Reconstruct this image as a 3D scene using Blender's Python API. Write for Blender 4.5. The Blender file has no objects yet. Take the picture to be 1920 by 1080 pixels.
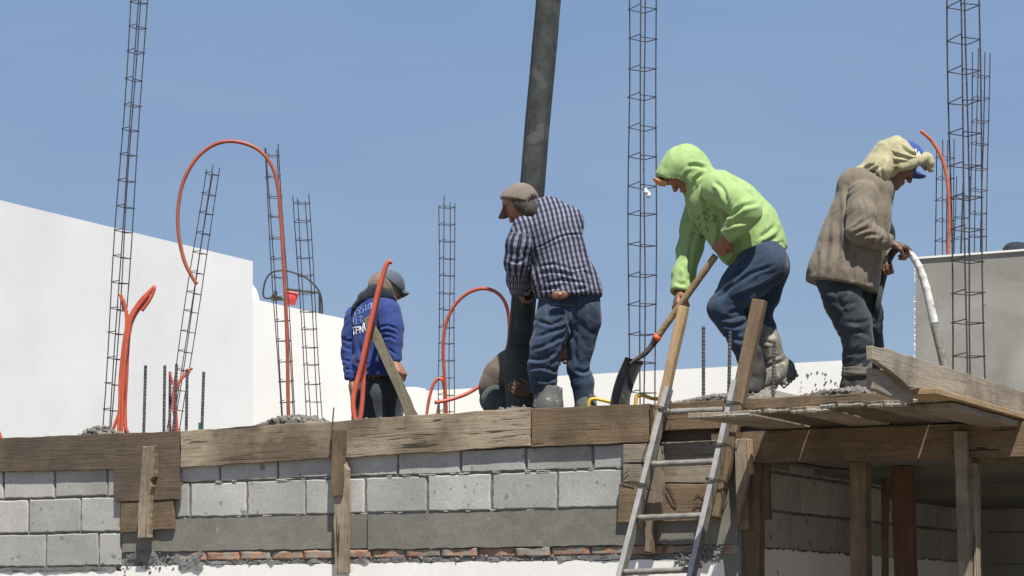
import bpy, bmesh, math, random
import numpy as np
from mathutils import Vector, Matrix, Quaternion
from mathutils.bvhtree import BVHTree
random.seed(7); rng = np.random.default_rng(7)
SC = bpy.context.scene; COL = SC.collection
R = math.radians
# ------------------------------------------------------------ camera, sky, sun, exposure
F, HOR, EYE = 4250.0, 1150.0, 1.75          # focal length (px of the 1920 wide photo), horizon row, eye height
cd = bpy.data.cameras.new('camera'); cam = bpy.data.objects.new('camera', cd); COL.objects.link(cam)
cd.sensor_width = 36; cd.lens = F / 1920 * 36; cd.shift_y = (HOR - 540) / 1920
cd.clip_start = 0.1; cd.clip_end = 6000
cam.location = (0, 0, EYE); cam.rotation_euler = (R(90), 0, 0); SC.camera = cam
SUN_EL, SUN_AZ = 62, 16                      # azimuth: degrees to the right of straight behind the camera
w = bpy.data.worlds.new('World'); SC.world = w; w.use_nodes = True
nt = w.node_tree; bg = nt.nodes['Background']; sky = nt.nodes.new('ShaderNodeTexSky')
sky.sky_type = 'NISHITA'; sky.sun_disc = False; sky.sun_elevation = R(SUN_EL); sky.sun_rotation = R(180 - SUN_AZ)
sky.altitude = 1500; sky.air_density = 1.0; sky.dust_density = 0.6; sky.ozone_density = 6.0
tcw = nt.nodes.new('ShaderNodeTexCoord'); sx = nt.nodes.new('ShaderNodeSeparateXYZ'); rw_ = nt.nodes.new('ShaderNodeValToRGB'); mxw = nt.nodes.new('ShaderNodeMixRGB')
nt.links.new(tcw.outputs['Generated'], sx.inputs[0]); nt.links.new(sx.outputs[2], rw_.inputs[0])        # hazy pale sky low down, deeper blue higher up
for i_, (p_, c_) in enumerate([(0.0, (.215, .255, .315)), (.10, (.185, .24, .325)), (.27, (.155, .23, .35)), (.7, (.11, .18, .31))]):
    if i_ > 1: rw_.color_ramp.elements.new(p_)
    rw_.color_ramp.elements[i_].position = p_; rw_.color_ramp.elements[i_].color = (*c_, 1)
sc_ = nt.nodes.new('ShaderNodeVectorMath'); sc_.operation = 'SCALE'; sc_.inputs[3].default_value = 10.0; nt.links.new(rw_.outputs[0], sc_.inputs[0])
mxw.inputs[0].default_value = 0.8; nt.links.new(sky.outputs[0], mxw.inputs[1]); nt.links.new(sc_.outputs[0], mxw.inputs[2])
nzw = nt.nodes.new('ShaderNodeTexNoise'); mpw = nt.nodes.new('ShaderNodeMapping'); mpw.inputs['Scale'].default_value = (3, 3, 16); nzw.inputs['Scale'].default_value = 2.2; nzw.inputs['Detail'].default_value = 5
nt.links.new(tcw.outputs['Generated'], mpw.inputs[0]); nt.links.new(mpw.outputs[0], nzw.inputs['Vector']); rz_ = nt.nodes.new('ShaderNodeValToRGB'); nt.links.new(nzw.outputs['Fac'], rz_.inputs[0])
rz_.color_ramp.elements[0].position = .35; rz_.color_ramp.elements[0].color = (.965, .97, .985, 1); rz_.color_ramp.elements[1].position = .7; rz_.color_ramp.elements[1].color = (1.05, 1.035, 1.01, 1)
mlw = nt.nodes.new('ShaderNodeMixRGB'); mlw.blend_type = 'MULTIPLY'; mlw.inputs[0].default_value = 1; nt.links.new(mxw.outputs[0], mlw.inputs[1]); nt.links.new(rz_.outputs[0], mlw.inputs[2])      # faint high haze streaks
nt.links.new(mlw.outputs[0], bg.inputs[0]); bg.inputs[1].default_value = 0.1
sl = bpy.data.lights.new('sun', 'SUN'); so = bpy.data.objects.new('sun', sl); COL.objects.link(so)
sl.energy = 4.6; sl.angle = R(0.6); sl.color = (1.0, 0.955, 0.88)
sdir = Vector((math.sin(R(SUN_AZ)) * math.cos(R(SUN_EL)), -math.cos(R(SUN_AZ)) * math.cos(R(SUN_EL)), math.sin(R(SUN_EL))))
so.rotation_euler = sdir.to_track_quat('Z', 'Y').to_euler(); so.location = (3, -4, 12)
SC.view_settings.view_transform = 'Standard'; SC.view_settings.look = 'None'
SC.view_settings.exposure = 0.6; SC.view_settings.gamma = 1.0
# ------------------------------------------------------------ frames of reference
TH = R(27.8); CT, ST = math.cos(TH), math.sin(TH)
D3 = Vector((CT, -ST, 0)); N3 = Vector((-ST, -CT, 0)); E3 = -N3; UP = Vector((0, 0, 1))
O3 = Vector((11.24 * ST, 11.24 * CT, EYE))
def P(px, py, Y): return Vector(((px - 960) / F * Y, Y, EYE + (HOR - py) / F * Y))
def WS(s, t, z): return O3 + D3 * s + N3 * t + UP * z           # along the wall, out from it, above eye level
class Frame:
    def __init__(s, o, ax, n): s.o, s.ax, s.n = o, ax, n
    def at(s, px, py, off=0.0):
        r = Vector(((px - 960) / F, 1, (HOR - py) / F)); c = Vector((0, 0, EYE))
        k = ((s.o - c).dot(s.n) + off) / r.dot(s.n)
        return c + r * k
MAIN = Frame(O3, D3, N3)
SIDE = Frame(WS(-3.1, 0, 0), E3, D3)
CORNER_S = -4.56
RET = Frame(WS(CORNER_S, 0, 0), E3, D3)
def S_of(px): return (MAIN.at(px, 900) - O3).dot(D3)
# ------------------------------------------------------------ numpy noise
def vnoise(p, seed=0):
    p = np.asarray(p, dtype=np.float64); i = np.floor(p).astype(np.int64); f = p - i; f = f * f * (3 - 2 * f)
    def h(x, y, z):
        n = (x * 374761393 + y * 668265263 + z * 2147483647 + seed * 974711) & 0xffffffff
        n = ((n ^ (n >> 13)) * 1274126177) & 0xffffffff
        return ((n ^ (n >> 16)) & 0xffff) / 32767.5 - 1
    x, y, z = i[..., 0], i[..., 1], i[..., 2]; r = 0
    for a in (0, 1):
        for b in (0, 1):
            for c in (0, 1):
                wt = (f[..., 0] if a else 1 - f[..., 0]) * (f[..., 1] if b else 1 - f[..., 1]) * (f[..., 2] if c else 1 - f[..., 2])
                r = r + wt * h(x + a, y + b, z + c)
    return r
def fbm(p, seed=0, n=3):
    return sum(vnoise(np.asarray(p) * 2.03 ** k, seed + k) * 0.5 ** k for k in range(n))
# ------------------------------------------------------------ objects
def tag(o, label=None, cat=None, group=None, kind=None):
    if label: o['label'] = label
    if cat: o['category'] = cat
    if group: o['group'] = group
    if kind: o['kind'] = kind
    return o
def empty(name, loc, label, cat, group=None):
    o = bpy.data.objects.new(name, None); o.empty_display_size = 0.1; COL.objects.link(o); o.location = loc
    return tag(o, label, cat, group)
def mk(name, verts, faces, mat, parent=None, M=None, smooth=False, tint=None):
    """verts in world coordinates; M = a rigid local frame for the object"""
    if M is None:
        if parent is not None: M = Matrix.Translation(parent.location)
        else:
            v0 = np.array([tuple(v) for v in verts]); M = Matrix.Translation(Vector((v0[:, 0].mean(), v0[:, 1].mean(), v0[:, 2].min())))
    V = np.array([tuple(v) for v in verts], dtype=np.float64) if not isinstance(verts, np.ndarray) else verts
    Mi = np.array(M.inverted()); V = V @ Mi[:3, :3].T + Mi[:3, 3]
    me = bpy.data.meshes.new(name); me.from_pydata(V.tolist() if len(V) < 50000 else V, [], faces if isinstance(faces, list) else faces.tolist())
    if smooth: me.polygons.foreach_set('use_smooth', [True] * len(me.polygons))
    if tint is not None:
        at = me.attributes.new('tint', 'FLOAT', 'FACE'); at.data.foreach_set('value', list(tint))
    me.materials.append(mat); me.update()
    o = bpy.data.objects.new(name, me); COL.objects.link(o)
    if parent is not None:
        o.parent = parent; o.matrix_basis = Matrix.Translation(parent.location).inverted() @ M
    else: o.matrix_world = M
    return o
class MB:
    """collects shapes into one mesh"""
    def __init__(s): s.v = []; s.f = []; s.t = []
    def add(s, v, f, t=0.5):
        n = len(s.v); s.v += [Vector(x) for x in v]; s.f += [[i + n for i in q] for q in f]; s.t += [t] * len(f)
    def box(s, c, ax, ay, az, t=0.5):      # centre, three half-extent vectors
        v = [c + ax * i + ay * j + az * k for i in (-1, 1) for j in (-1, 1) for k in (-1, 1)]
        s.add(v, [[0, 1, 3, 2], [4, 6, 7, 5], [0, 4, 5, 1], [2, 3, 7, 6], [0, 2, 6, 4], [1, 5, 7, 3]], t)
    def tube(s, pts, r, n=8, cap=True, t=0.5, flat=None):
        pts = [Vector(p) for p in pts]; rr = r if hasattr(r, '__len__') else [r] * len(pts)
        up = None; vs = []; fs = []
        for i, p in enumerate(pts):
            tg = (pts[min(i + 1, len(pts) - 1)] - pts[max(i - 1, 0)]).normalized()
            if up is None: up = tg.orthogonal().normalized() if flat is None else Vector(flat)
            up = (up - tg * up.dot(tg)).normalized(); sd = tg.cross(up)
            for k in range(n):
                a = 2 * math.pi * k / n; vs.append(p + (up * math.cos(a) + sd * math.sin(a)) * rr[i])
        for i in range(len(pts) - 1):
            for k in range(n): a, b = i * n + k, i * n + (k + 1) % n; fs.append([a, b, b + n, a + n])
        if cap: fs.append(list(range(n))[::-1]); fs.append([len(vs) - n + k for k in range(n)])
        s.add(vs, fs, t)
    def stone(s, c, r, t=0.5):
        g = (1 + 5 ** .5) / 2
        b = [(-1, g, 0), (1, g, 0), (-1, -g, 0), (1, -g, 0), (0, -1, g), (0, 1, g), (0, -1, -g), (0, 1, -g), (g, 0, -1), (g, 0, 1), (-g, 0, -1), (-g, 0, 1)]
        f = [[0, 11, 5], [0, 5, 1], [0, 1, 7], [0, 7, 10], [0, 10, 11], [1, 5, 9], [5, 11, 4], [11, 10, 2], [10, 7, 6], [7, 1, 8], [3, 9, 4], [3, 4, 2], [3, 2, 6], [3, 6, 8], [3, 8, 9], [4, 9, 5], [2, 4, 11], [6, 2, 10], [8, 6, 7], [9, 8, 1]]
        q = Quaternion([random.gauss(0, 1) for _ in range(4)]).normalized(); sx = (random.uniform(.7, 1.3), random.uniform(.7, 1.2), random.uniform(.5, .9))
        s.add([c + (q @ Vector((x * sx[0], y * sx[1], z * sx[2]))) * (r / 1.9 * random.uniform(.8, 1.15)) for x, y, z in b], f, t)
    def build(s, name, mat, parent=None, smooth=False, M=None): return mk(name, s.v, s.f, mat, parent, M, smooth, s.t)
def spline(pts, step=6):
    pts = [Vector(p) for p in pts]; q = [pts[0] * 2 - pts[1]] + pts + [pts[-1] * 2 - pts[-2]]; out = []
    for i in range(1, len(q) - 2):
        for k in range(step):
            t = k / step; a, b, c, d = q[i - 1:i + 3]
            out.append(((b * 2) + (c - a) * t + (a * 2 - b * 5 + c * 4 - d) * t * t + (b * 3 - a - c * 3 + d) * t ** 3) / 2)
    return out + [pts[-1]]
def axes(o, x, n):
    x = Vector(x).normalized(); n = Vector(n); n = (n - x * n.dot(x)).normalized(); y = n.cross(x)
    m = Matrix((x, y, n)).transposed().to_4x4(); m.translation = o; return m
def board(name, label, cat, pts, th, n, mat, group=None, rag=.003, ax=None, seg=.05, bevel=.0025):
    """outline pts (world, coplanar), n = outward normal of the seen face, th = thickness behind it"""
    n = Vector(n).normalized(); pts = [Vector(p) for p in pts]
    if ax is None:
        e = max(range(len(pts)), key=lambda i: (pts[i] - pts[i - 1]).length); ax = pts[e] - pts[e - 1]
    M = axes(sum(pts, Vector()) / len(pts), ax, n); Mi = M.inverted()
    L = [Mi @ p for p in pts]; area = sum(L[i - 1].x * L[i].y - L[i].x * L[i - 1].y for i in range(len(L)))
    if area < 0: L = L[::-1]
    out = []; sd = random.random() * 50
    for i in range(len(L)):
        a, b = L[i], L[(i + 1) % len(L)]; k = max(1, int((b - a).length / seg)); dr = (b - a).normalized(); nn = Vector((-dr.y, dr.x, 0))
        for j in range(k):
            p = a.lerp(b, j / k); j0 = (0 if j == 0 else 1)
            x = float(fbm(np.array([[p.x * 9 + sd, p.y * 9, sd]]))[0]); out.append(p + nn * (x * rag * j0 + (abs(random.gauss(0, rag * .4)) if j0 else 0)))
    bm = bmesh.new(); f = bm.faces.new([bm.verts.new(p) for p in out])
    g = bmesh.ops.extrude_face_region(bm, geom=[f]); vs = [v for v in g['geom'] if isinstance(v, bmesh.types.BMVert)]
    for v in vs: v.co.z -= th
    bmesh.ops.recalc_face_normals(bm, faces=bm.faces)
    try: bmesh.ops.bevel(bm, geom=[e for e in bm.edges if len(e.link_faces) == 2 and e.calc_face_angle(0) > 1.0], offset=bevel, segments=1, affect='EDGES', clamp_overlap=True)
    except Exception: pass
    bmesh.ops.triangulate(bm, faces=[f for f in bm.faces if len(f.verts) > 4])
    me = bpy.data.meshes.new(name); bm.to_mesh(me); bm.free(); me.materials.append(mat)
    o = bpy.data.objects.new(name, me); COL.objects.link(o); o.matrix_world = M
    return tag(o, label, cat, group)
def beam(a, b, w, th, n):
    """outline of a straight timber between a and b (centre line), width w"""
    a, b = Vector(a), Vector(b); y = Vector(n).cross(b - a).normalized() * w / 2
    return [a - y, b - y, b + y, a + y]
# ------------------------------------------------------------ materials
def mat_new(name):
    m = bpy.data.materials.new(name); m.use_nodes = True; t = m.node_tree; return m, t, t.nodes['Principled BSDF']
def nd(t, k, **kw):
    n = t.nodes.new(k)
    for a, b in kw.items():
        if a.startswith('_'): setattr(n, a[1:], b)
        else: n.inputs[a.replace('_', ' ')].default_value = b
    return n
def coords(t, scale=(1, 1, 1), rnd=True, which='Object'):
    tc = nd(t, 'ShaderNodeTexCoord'); mp = nd(t, 'ShaderNodeMapping'); mp.inputs['Scale'].default_value = scale
    t.links.new(tc.outputs[which], mp.inputs[0])
    if rnd:
        oi = nd(t, 'ShaderNodeObjectInfo'); mu = nd(t, 'ShaderNodeMath', _operation='MULTIPLY'); mu.inputs[1].default_value = 37.0
        t.links.new(oi.outputs['Random'], mu.inputs[0]); t.links.new(mu.outputs[0], mp.inputs['Location'])
    return mp
def ramp(t, src, stops):
    r = nd(t, 'ShaderNodeValToRGB'); e = r.color_ramp.elements
    for i, (p, c) in enumerate(stops):
        if i > 1: e.new(p)
        e[i].position = p; e[i].color = (*c, 1) if len(c) == 3 else c
    t.links.new(src, r.inputs[0]); return r
def mix(t, fac, a, b, mode='MIX'):
    m = nd(t, 'ShaderNodeMixRGB', _blend_type=mode)
    for s, v in ((0, fac), (1, a), (2, b)):
        if hasattr(v, 'links') or hasattr(v, 'is_linked'): t.links.new(v, m.inputs[s])
        elif s == 0: m.inputs[0].default_value = v
        else: m.inputs[s].default_value = (*v, 1)
    return m.outputs[0]
def noise(t, mp, scale, detail=4, rough=.6, dist=0):
    n = nd(t, 'ShaderNodeTexNoise', Scale=scale, Detail=detail, Roughness=rough, Distortion=dist); t.links.new(mp.outputs[0], n.inputs['Vector']); return n.outputs['Fac']
def bump(t, b, h, strength, dist=.01, prev=None):
    n = nd(t, 'ShaderNodeBump', Strength=strength, Distance=dist); t.links.new(h, n.inputs['Height'])
    if prev is not None: t.links.new(prev, n.inputs['Normal'])
    t.links.new(n.outputs[0], b.inputs['Normal']); return n.outputs[0]
def M_wood(name, light, dark, stain=(.09, .075, .06), st=.5, crack=.5, ss=3.2):
    m, t, b = mat_new(name)
    g = coords(t, (1.6, 22, 22)); iso = coords(t, (1, 1, 1)); cr = coords(t, (2.2, 40, 40))
    n1 = noise(t, g, 2.2, 6, .65, .4); n2 = noise(t, iso, ss, 4, .65); n3 = noise(t, cr, 1.3, 3, .5, 1.2); n4 = noise(t, iso, 60, 3)
    c = ramp(t, n1, [(.3, dark), (.7, light)]).outputs[0]
    c = mix(t, ramp(t, n2, [(.42, (0, 0, 0)), (.62, (st, st, st))]).outputs[0], c, stain)
    ck = ramp(t, n3, [(.255 + .08 * crack, (1, 1, 1)), (.30 + .08 * crack, (0, 0, 0))]).outputs[0]
    c = mix(t, ck, c, tuple(x * .22 for x in dark))
    c = mix(t, .5, c, ramp(t, n4, [(.3, (.72, .72, .72)), (.7, (1.15, 1.15, 1.15))]).outputs[0], 'MULTIPLY')
    oi = nd(t, 'ShaderNodeObjectInfo'); c = mix(t, 1, c, ramp(t, oi.outputs['Random'], [(0, (.82, .82, .84)), (1, (1.12, 1.08, 1.04))]).outputs[0], 'MULTIPLY')
    t.links.new(c, b.inputs['Base Color']); b.inputs['Roughness'].default_value = .88; b.inputs['Specular IOR Level'].default_value = .25
    p = bump(t, b, n1, .5, .004); p = bump(t, b, n3, .4, .006, p); bump(t, b, n4, .25, .002, p); return m
def M_grain(name, c1, c2, sc=8, fine=120, rough=.92, bmp=.4, dist=.004, tint=0., spots=None, spec=.2, rnd=True, big=None, fk=.7):
    m, t, b = mat_new(name); mp = coords(t, rnd=rnd)
    n1 = noise(t, mp, sc, 5, .6); n2 = noise(t, mp, fine, 3, .7)
    c = ramp(t, n1, [(.32, c1), (.68, c2)]).outputs[0]
    c = mix(t, fk, c, ramp(t, n2, [(.3, (.75, .75, .75)), (.7, (1.2, 1.2, 1.2))]).outputs[0], 'MULTIPLY')
    if big:
        n5 = noise(t, mp, big[0], 4, .6, .6); c = mix(t, ramp(t, n5, [(big[2], (0, 0, 0)), (big[2] + .12, (1, 1, 1))]).outputs[0], c, big[1])
    if tint:
        at = nd(t, 'ShaderNodeAttribute', _attribute_name='tint'); c = mix(t, 1, c, ramp(t, at.outputs['Fac'], [(0, (1 - tint,) * 3), (1, (1 + tint,) * 3)]).outputs[0], 'MULTIPLY')
    if spots:
        n3 = noise(t, mp, spots[0], 2, .5); c = mix(t, ramp(t, n3, [(spots[2], (0, 0, 0)), (spots[2] + .05, (1, 1, 1))]).outputs[0], c, spots[1])
    t.links.new(c, b.inputs['Base Color']); b.inputs['Roughness'].default_value = rough; b.inputs['Specular IOR Level'].default_value = spec
    p = bump(t, b, n1, bmp, dist * 2); bump(t, b, n2, bmp, dist, p); return m
def M_plain(name, c, rough=.6, metal=0, spec=.4, var=.25, sc=20, bmp=.15):
    m, t, b = mat_new(name); mp = coords(t); n1 = noise(t, mp, sc, 4, .6)
    cc = ramp(t, n1, [(.3, tuple(x * (1 - var) for x in c)), (.7, tuple(min(1, x * (1 + var)) for x in c))]).outputs[0]
    t.links.new(cc, b.inputs['Base Color']); b.inputs['Roughness'].default_value = rough; b.inputs['Metallic'].default_value = metal; b.inputs['Specular IOR Level'].default_value = spec
    bump(t, b, n1, bmp, .003); return m
W_LIGHT = M_wood('weathered_light_wood', (.46, .385, .28), (.29, .23, .16), (.145, .11, .075), .95, 1.3, 1.7)
W_MID = M_wood('weathered_mid_wood', (.24, .175, .11), (.14, .10, .062), (.09, .07, .047), .7, .5)
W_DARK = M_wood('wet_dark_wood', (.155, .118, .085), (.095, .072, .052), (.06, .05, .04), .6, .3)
W_GREY = M_wood('cement_stained_wood', (.34, .30, .24), (.22, .185, .14), (.15, .12, .09), .7, .4)
W_PALE = M_wood('sunbleached_cement_wood', (.44, .385, .31), (.30, .25, .19), (.20, .16, .115), .8, .3)
W_FRESH = M_wood('fresh_pine_wood', (.46, .34, .20), (.34, .23, .125), (.24, .15, .07), .3, .1)
W_RED = M_wood('reddish_post_wood', (.20, .115, .07), (.13, .075, .045), (.10, .06, .04), .5, .3)
BLOCK = M_grain('concrete_block', (.33, .322, .30), (.43, .42, .39), 3.5, 80, bmp=.45, dist=.003, fk=.65, tint=.16, spots=(16, (.22, .215, .20), .66), rnd=False)
MORTAR = M_grain('mortar', (.15, .15, .145), (.22, .215, .21), 12, 140, bmp=.8, dist=.006, rnd=False)
CONC = M_grain('cast_concrete', (.165, .158, .135), (.215, .205, .175), 3, 90, bmp=.35, spots=(9, (.27, .26, .225), .70), rnd=False)
CONCWALL = M_grain('grey_render', (.25, .235, .205), (.33, .315, .28), 2.2, 40, bmp=.2, fk=.2, spots=(9, (.17, .165, .15), .74), rnd=False, big=(.9, (.37, .35, .315), .5))
WET = M_grain('fresh_concrete', (.17, .155, .135), (.26, .24, .21), 14, 120, rough=.75, bmp=1, dist=.008, tint=.25)
BRICK = M_grain('fired_brick', (.30, .155, .10), (.38, .25, .17), 14, 70, bmp=.6, tint=.25, spots=(13, (.27, .25, .21), .50), rnd=False)
def M_white(name, c1, c2):
    return M_grain(name, c1, c2, .9, 30, bmp=.06, dist=.002, rough=.85, rnd=False, fk=.05)
WHITE = M_white('white_paint', (.71, .705, .69), (.80, .795, .775))
WHITE2 = M_white('cream_white_paint', (.83, .80, .745), (.87, .845, .795))
WBASE = M_grain('white_wall_paint', (.78, .76, .72), (.84, .82, .78), 3, 60, bmp=.2, fk=.15, spots=(9, (.45, .43, .40), .74), rnd=False)
STEEL = M_plain('rebar_steel', (.075, .06, .058), .65, .4, var=.45, sc=60)
STUB = M_plain('ribbed_bar_steel', (.10, .095, .095), .6, .4, var=.6, sc=45)
ORANGE = M_plain('orange_conduit_plastic', (.50, .10, .055), .45, var=.18, sc=9)
ORDARK = M_plain('red_brown_conduit_plastic', (.33, .085, .05), .45, var=.2, sc=9)
RUBBER = M_grain('worn_rubber_hose', (.032, .036, .034), (.066, .072, .067), 9, 50, rough=.75, bmp=.5, spots=(5, (.082, .088, .08), .52))
ALU = M_plain('scuffed_aluminium', (.40, .385, .36), .5, .35, var=.18, sc=25)
ALUD = M_grain('cement_coated_aluminium', (.16, .152, .135), (.27, .255, .225), 18, 120, rough=.75, bmp=.5)
WIRE = M_plain('tie_wire', (.05, .045, .04), .6, .5)
YELLOW = M_plain('yellow_plastic', (.62, .38, .05), .5)
SOIL = M_grain('dry_ground', (.14, .12, .095), (.20, .17, .135), 2, 40)
# ------------------------------------------------------------ ground and neighbouring buildings
g = mk('ground', [(-900, -300, 0), (900, -300, 0), (900, 2500, 0), (-900, 2500, 0)], [[0, 1, 2, 3]], SOIL); tag(g, kind='structure')
def slab(name, pts, z0, z1, mat, label, cat, parent=None, kind=None):
    n = len(pts); v = [Vector((p.x, p.y, z0)) for p in pts] + [Vector((p.x, p.y, z1)) for p in pts]
    f = [list(range(n))[::-1], [n + i for i in range(n)]] + [[i, (i + 1) % n, n + (i + 1) % n, n + i] for i in range(n)]
    m = MB(); m.add(v, f); o = m.build(name, mat, parent)
    bm = bmesh.new(); bm.from_mesh(o.data); bmesh.ops.recalc_face_normals(bm, faces=bm.faces); bm.to_mesh(o.data); bm.free()
    if parent is None: tag(o, label, cat)
    return o
def flat(px, Y): p = P(px, 1000, Y); return Vector((p.x, p.y, 0))
# white house on the left: its long wall recedes to the right
c1 = flat(474, 24); c0 = c1 - E3 * 14
hA = empty('white_house', (c1.x, c1.y, 0), 'tall plain white house wall rising at the left behind the leaning rebar', 'house')
top = P(474, 490, 24).z
slab('wall', [c0, c1, c1 - D3 * 7, c0 - D3 * 7], 0, top, WHITE, '', '', hA)
b0 = flat(474, 25.2) - E3 * 1.0; b1 = b0 + E3 * 3.6; top2 = P(484, 563, 25.3).z
hB = empty('white_house', (b0.x, b0.y, 0), 'cream white house wall stepping down behind the blue shirted man', 'house')
slab('wall', [b0, b1, b1 - D3 * 6, b0 - D3 * 6], 0, top2, WHITE2, '', '', hB)
m = MB()
def dome(c, r, h):
    vs = []; fs = []
    for i in range(7):
        a = i / 6 * math.pi / 2
        for k in range(16): b = k / 16 * 2 * math.pi; vs.append(c + Vector((math.cos(b) * math.cos(a) * r, math.sin(b) * math.cos(a) * r, math.sin(a) * h)))
    for i in range(6):
        for k in range(16): fs.append([i * 16 + k, i * 16 + (k + 1) % 16, (i + 1) * 16 + (k + 1) % 16, (i + 1) * 16 + k])
    m.add(vs, fs)
pD = P(464, 562, 25.6); dome(Vector((pD.x, pD.y, top2 - .02)), .14, .26)
m.build('dome', WHITE2, hB, smooth=True); m = MB()
p1 = P(528, 570, 26.6); m.box(Vector((p1.x - .05, p1.y + .1, top2 + .02)), E3 * .25, D3 * .12, UP * .06)
dome(Vector((p1.x - .02, p1.y + .1, top2 + .05)), .15, .05); m.build('parapet_curb', WHITE2, hB, smooth=False)
l0 = flat(700, 27); kx = 27 * ((700 - 960) / F + CT / ST)
def lw(px): u = (px - 960) / F; Y = kx / (u + CT / ST); return flat(px, Y), Y
a, Ya = lw(640); b, Yb = lw(1030)
hC = empty('white_house', (a.x, a.y, 0), 'low white parapet seen between the blue man and the plaid shirt man', 'house')
slab('wall', [a, b, b + E3 * 6, a + E3 * 6], 0, P(905, 727, lw(905)[1]).z, WHITE2, '', '', hC)
c, Yc = lw(757); e, Ye = lw(775); slab('chimney_block', [c, e, e + E3 * .3, c + E3 * .3], P(905, 727, lw(905)[1]).z, P(905, 727, lw(905)[1]).z + .055, WHITE2, '', '', hC)
a, Ya = lw(1032); b, Yb = lw(2100)
hD = empty('white_house', (a.x, a.y, 0), 'long low white house wall behind the green hooded man and the shovel', 'house')
zt = P(1500, 680, lw(1500)[1]).z
slab('wall', [a, b, b + E3 * 6, a + E3 * 6], 0, zt, WHITE2, '', '', hD)
for _ in range(30):
    px = random.gauss(1535, 22); py = random.gauss(712, 17)
    if 1500 < px < 1578 and py > 688:
        q = P(px, py, lw(px)[1]) + N3 * .004; r = random.uniform(.006, .02)
        m = MB(); m.tube([q - N3 * .01, q + N3 * .003], [r * random.uniform(.7, 1.3), r * .6], n=7); m.build('splatter', MORTAR, hD)
# grey rendered wall standing on the slab at the right
K2 = 35.26
def cw(px): u = (px - 960) / F; Y = K2 / (u + CT / ST); return flat(px, Y), Y
a, Ya = cw(1716); b, Yb = cw(2120); zt = P(1716, 486, Ya).z; zb = EYE + .9
hW = empty('grey_wall', (a.x, a.y, zb), 'bare grey rendered wall with ragged edge behind the steel cage at the right', 'wall')
n = 70; vs = []; fs = []
for k in range(n + 1):
    z = zb + (zt - zb) * k / n; j = float(fbm(np.array([[k * .9, 3.3, 0]]))[0]) * .008 + random.uniform(-.004, .004)
    vs += [Vector((a.x, a.y, z)) + D3 * j, Vector((b.x, b.y, z)), Vector((b.x, b.y, z)) + E3 * .15, Vector((a.x, a.y, z)) + E3 * .15 + D3 * (j + .003)]
for k in range(n):
    q = k * 4; fs += [[q, q + 1, q + 5, q + 4], [q + 1, q + 2, q + 6, q + 5], [q + 2, q + 3, q + 7, q + 6], [q + 3, q, q + 4, q + 7]]
fs += [[3, 2, 1, 0], [4 * n, 4 * n + 1, 4 * n + 2, 4 * n + 3]]
mk('wall_face', vs, fs, CONCWALL, hW)
m = MB(); m.box((a + b) / 2 + E3 * .07 + UP * (zt + .006) - UP * 0, D3 * ((b - a).length / 2), E3 * .085, UP * .007)
for k in range(110):
    z = zb + (zt - zb) * random.random(); m.stone(Vector((a.x, a.y, z)) + D3 * -.004 - E3 * .0, random.uniform(.004, .009))
m.build('white_cement_edge', WHITE2, hW)
# ------------------------------------------------------------ slab, platform, floor behind
def sq(s0, s1, t0, t1): return [WS(s0, t0, 0), WS(s1, t0, 0), WS(s1, t1, 0), WS(s0, t1, 0)]
sA = slab('roof_slab', sq(-11.5, CORNER_S + .0, -1.15, -.02), EYE + .80, EYE + .935, CONC, 'grey concrete roof slab the plaid shirt man stands on', 'slab')
slab('rear_slab', sq(-13.5, 3.5, -10, -2.5), EYE + .72, EYE + .93, CONC, 'rear part of the concrete slab carrying the farther rebar cages', 'slab')
slab('side_slab', sq(-6.6, 2.5, -2.499, -1.151), EYE + .80, EYE + .93, CONC, 'part of the concrete slab under the green hooded man', 'slab')
slab('porch_slab', sq(CORNER_S + .001, 2.2, -1.15, -.02), EYE + .83, EYE + .94, CONC, 'part of the concrete slab over the shaded porch', 'slab')
slab('stair_landing', sq(-11.5, -6.601, -2.499, -1.151), 0, EYE + .40, CONC, 'lower concrete landing where the blue shirted man stands', 'landing')
slab('rear_house_wall', sq(-13.3, CORNER_S - .3, -9.8, -9.6), 0, EYE + .70, BLOCK, 'rear block wall carrying the back of the slab', 'wall')
# ------------------------------------------------------------ front wall of concrete blocks
wl = empty('block_wall', WS(-7, 0, -EYE), 'long sunlit wall of grey concrete blocks above a white painted base', 'wall')
zA = [.29, .502, .722, .94]; zB = [.5785, .7935, 1.0]
mb = MB(); SEC = S_of(228)
def block(m, fr_o, ax, n, s0, s1, z0, z1, off=.0, jit=.003, th=.12, tv=None):
    g = .0072; o = fr_o + n * (off + random.uniform(-jit, jit))
    v = []; j = lambda k=.0025: random.uniform(-k, k)
    fr = [(s0 + g + j(), z0 + g + j()), (s1 - g + j(), z0 + g + j()), (s1 - g + j(), z1 - g + j()), (s0 + g + j(), z1 - g + j())]
    # subdivided rim for chipped arrises
    ring = []
    for i in range(4):
        a, b = fr[i], fr[(i + 1) % 4]; kk = 9 if i % 2 == 0 else 5
        for q in range(kk):
            t = q / kk; ring.append((a[0] + (b[0] - a[0]) * t + j(.0028), a[1] + (b[1] - a[1]) * t + j(.0028)))
    c = ((s0 + s1) / 2, (z0 + z1) / 2); nr = len(ring)
    inn = [(x + (c[0] - x) * .035, z + (c[1] - z) * .06) for x, z in ring]
    V = [o + ax * x + UP * z - n * .006 for x, z in ring] + [o + ax * x + UP * z for x, z in inn] + [o + ax * x + UP * z - n * th for x, z in ring]
    Fs = [[i, (i + 1) % nr, nr + (i + 1) % nr, nr + i] for i in range(nr)] + [[nr + i for i in range(nr)]] + [[2 * nr + i, 2 * nr + (i + 1) % nr, (i + 1) % nr, i] for i in range(nr)]
    m.add(V, Fs, random.random() if tv is None else tv)
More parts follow.
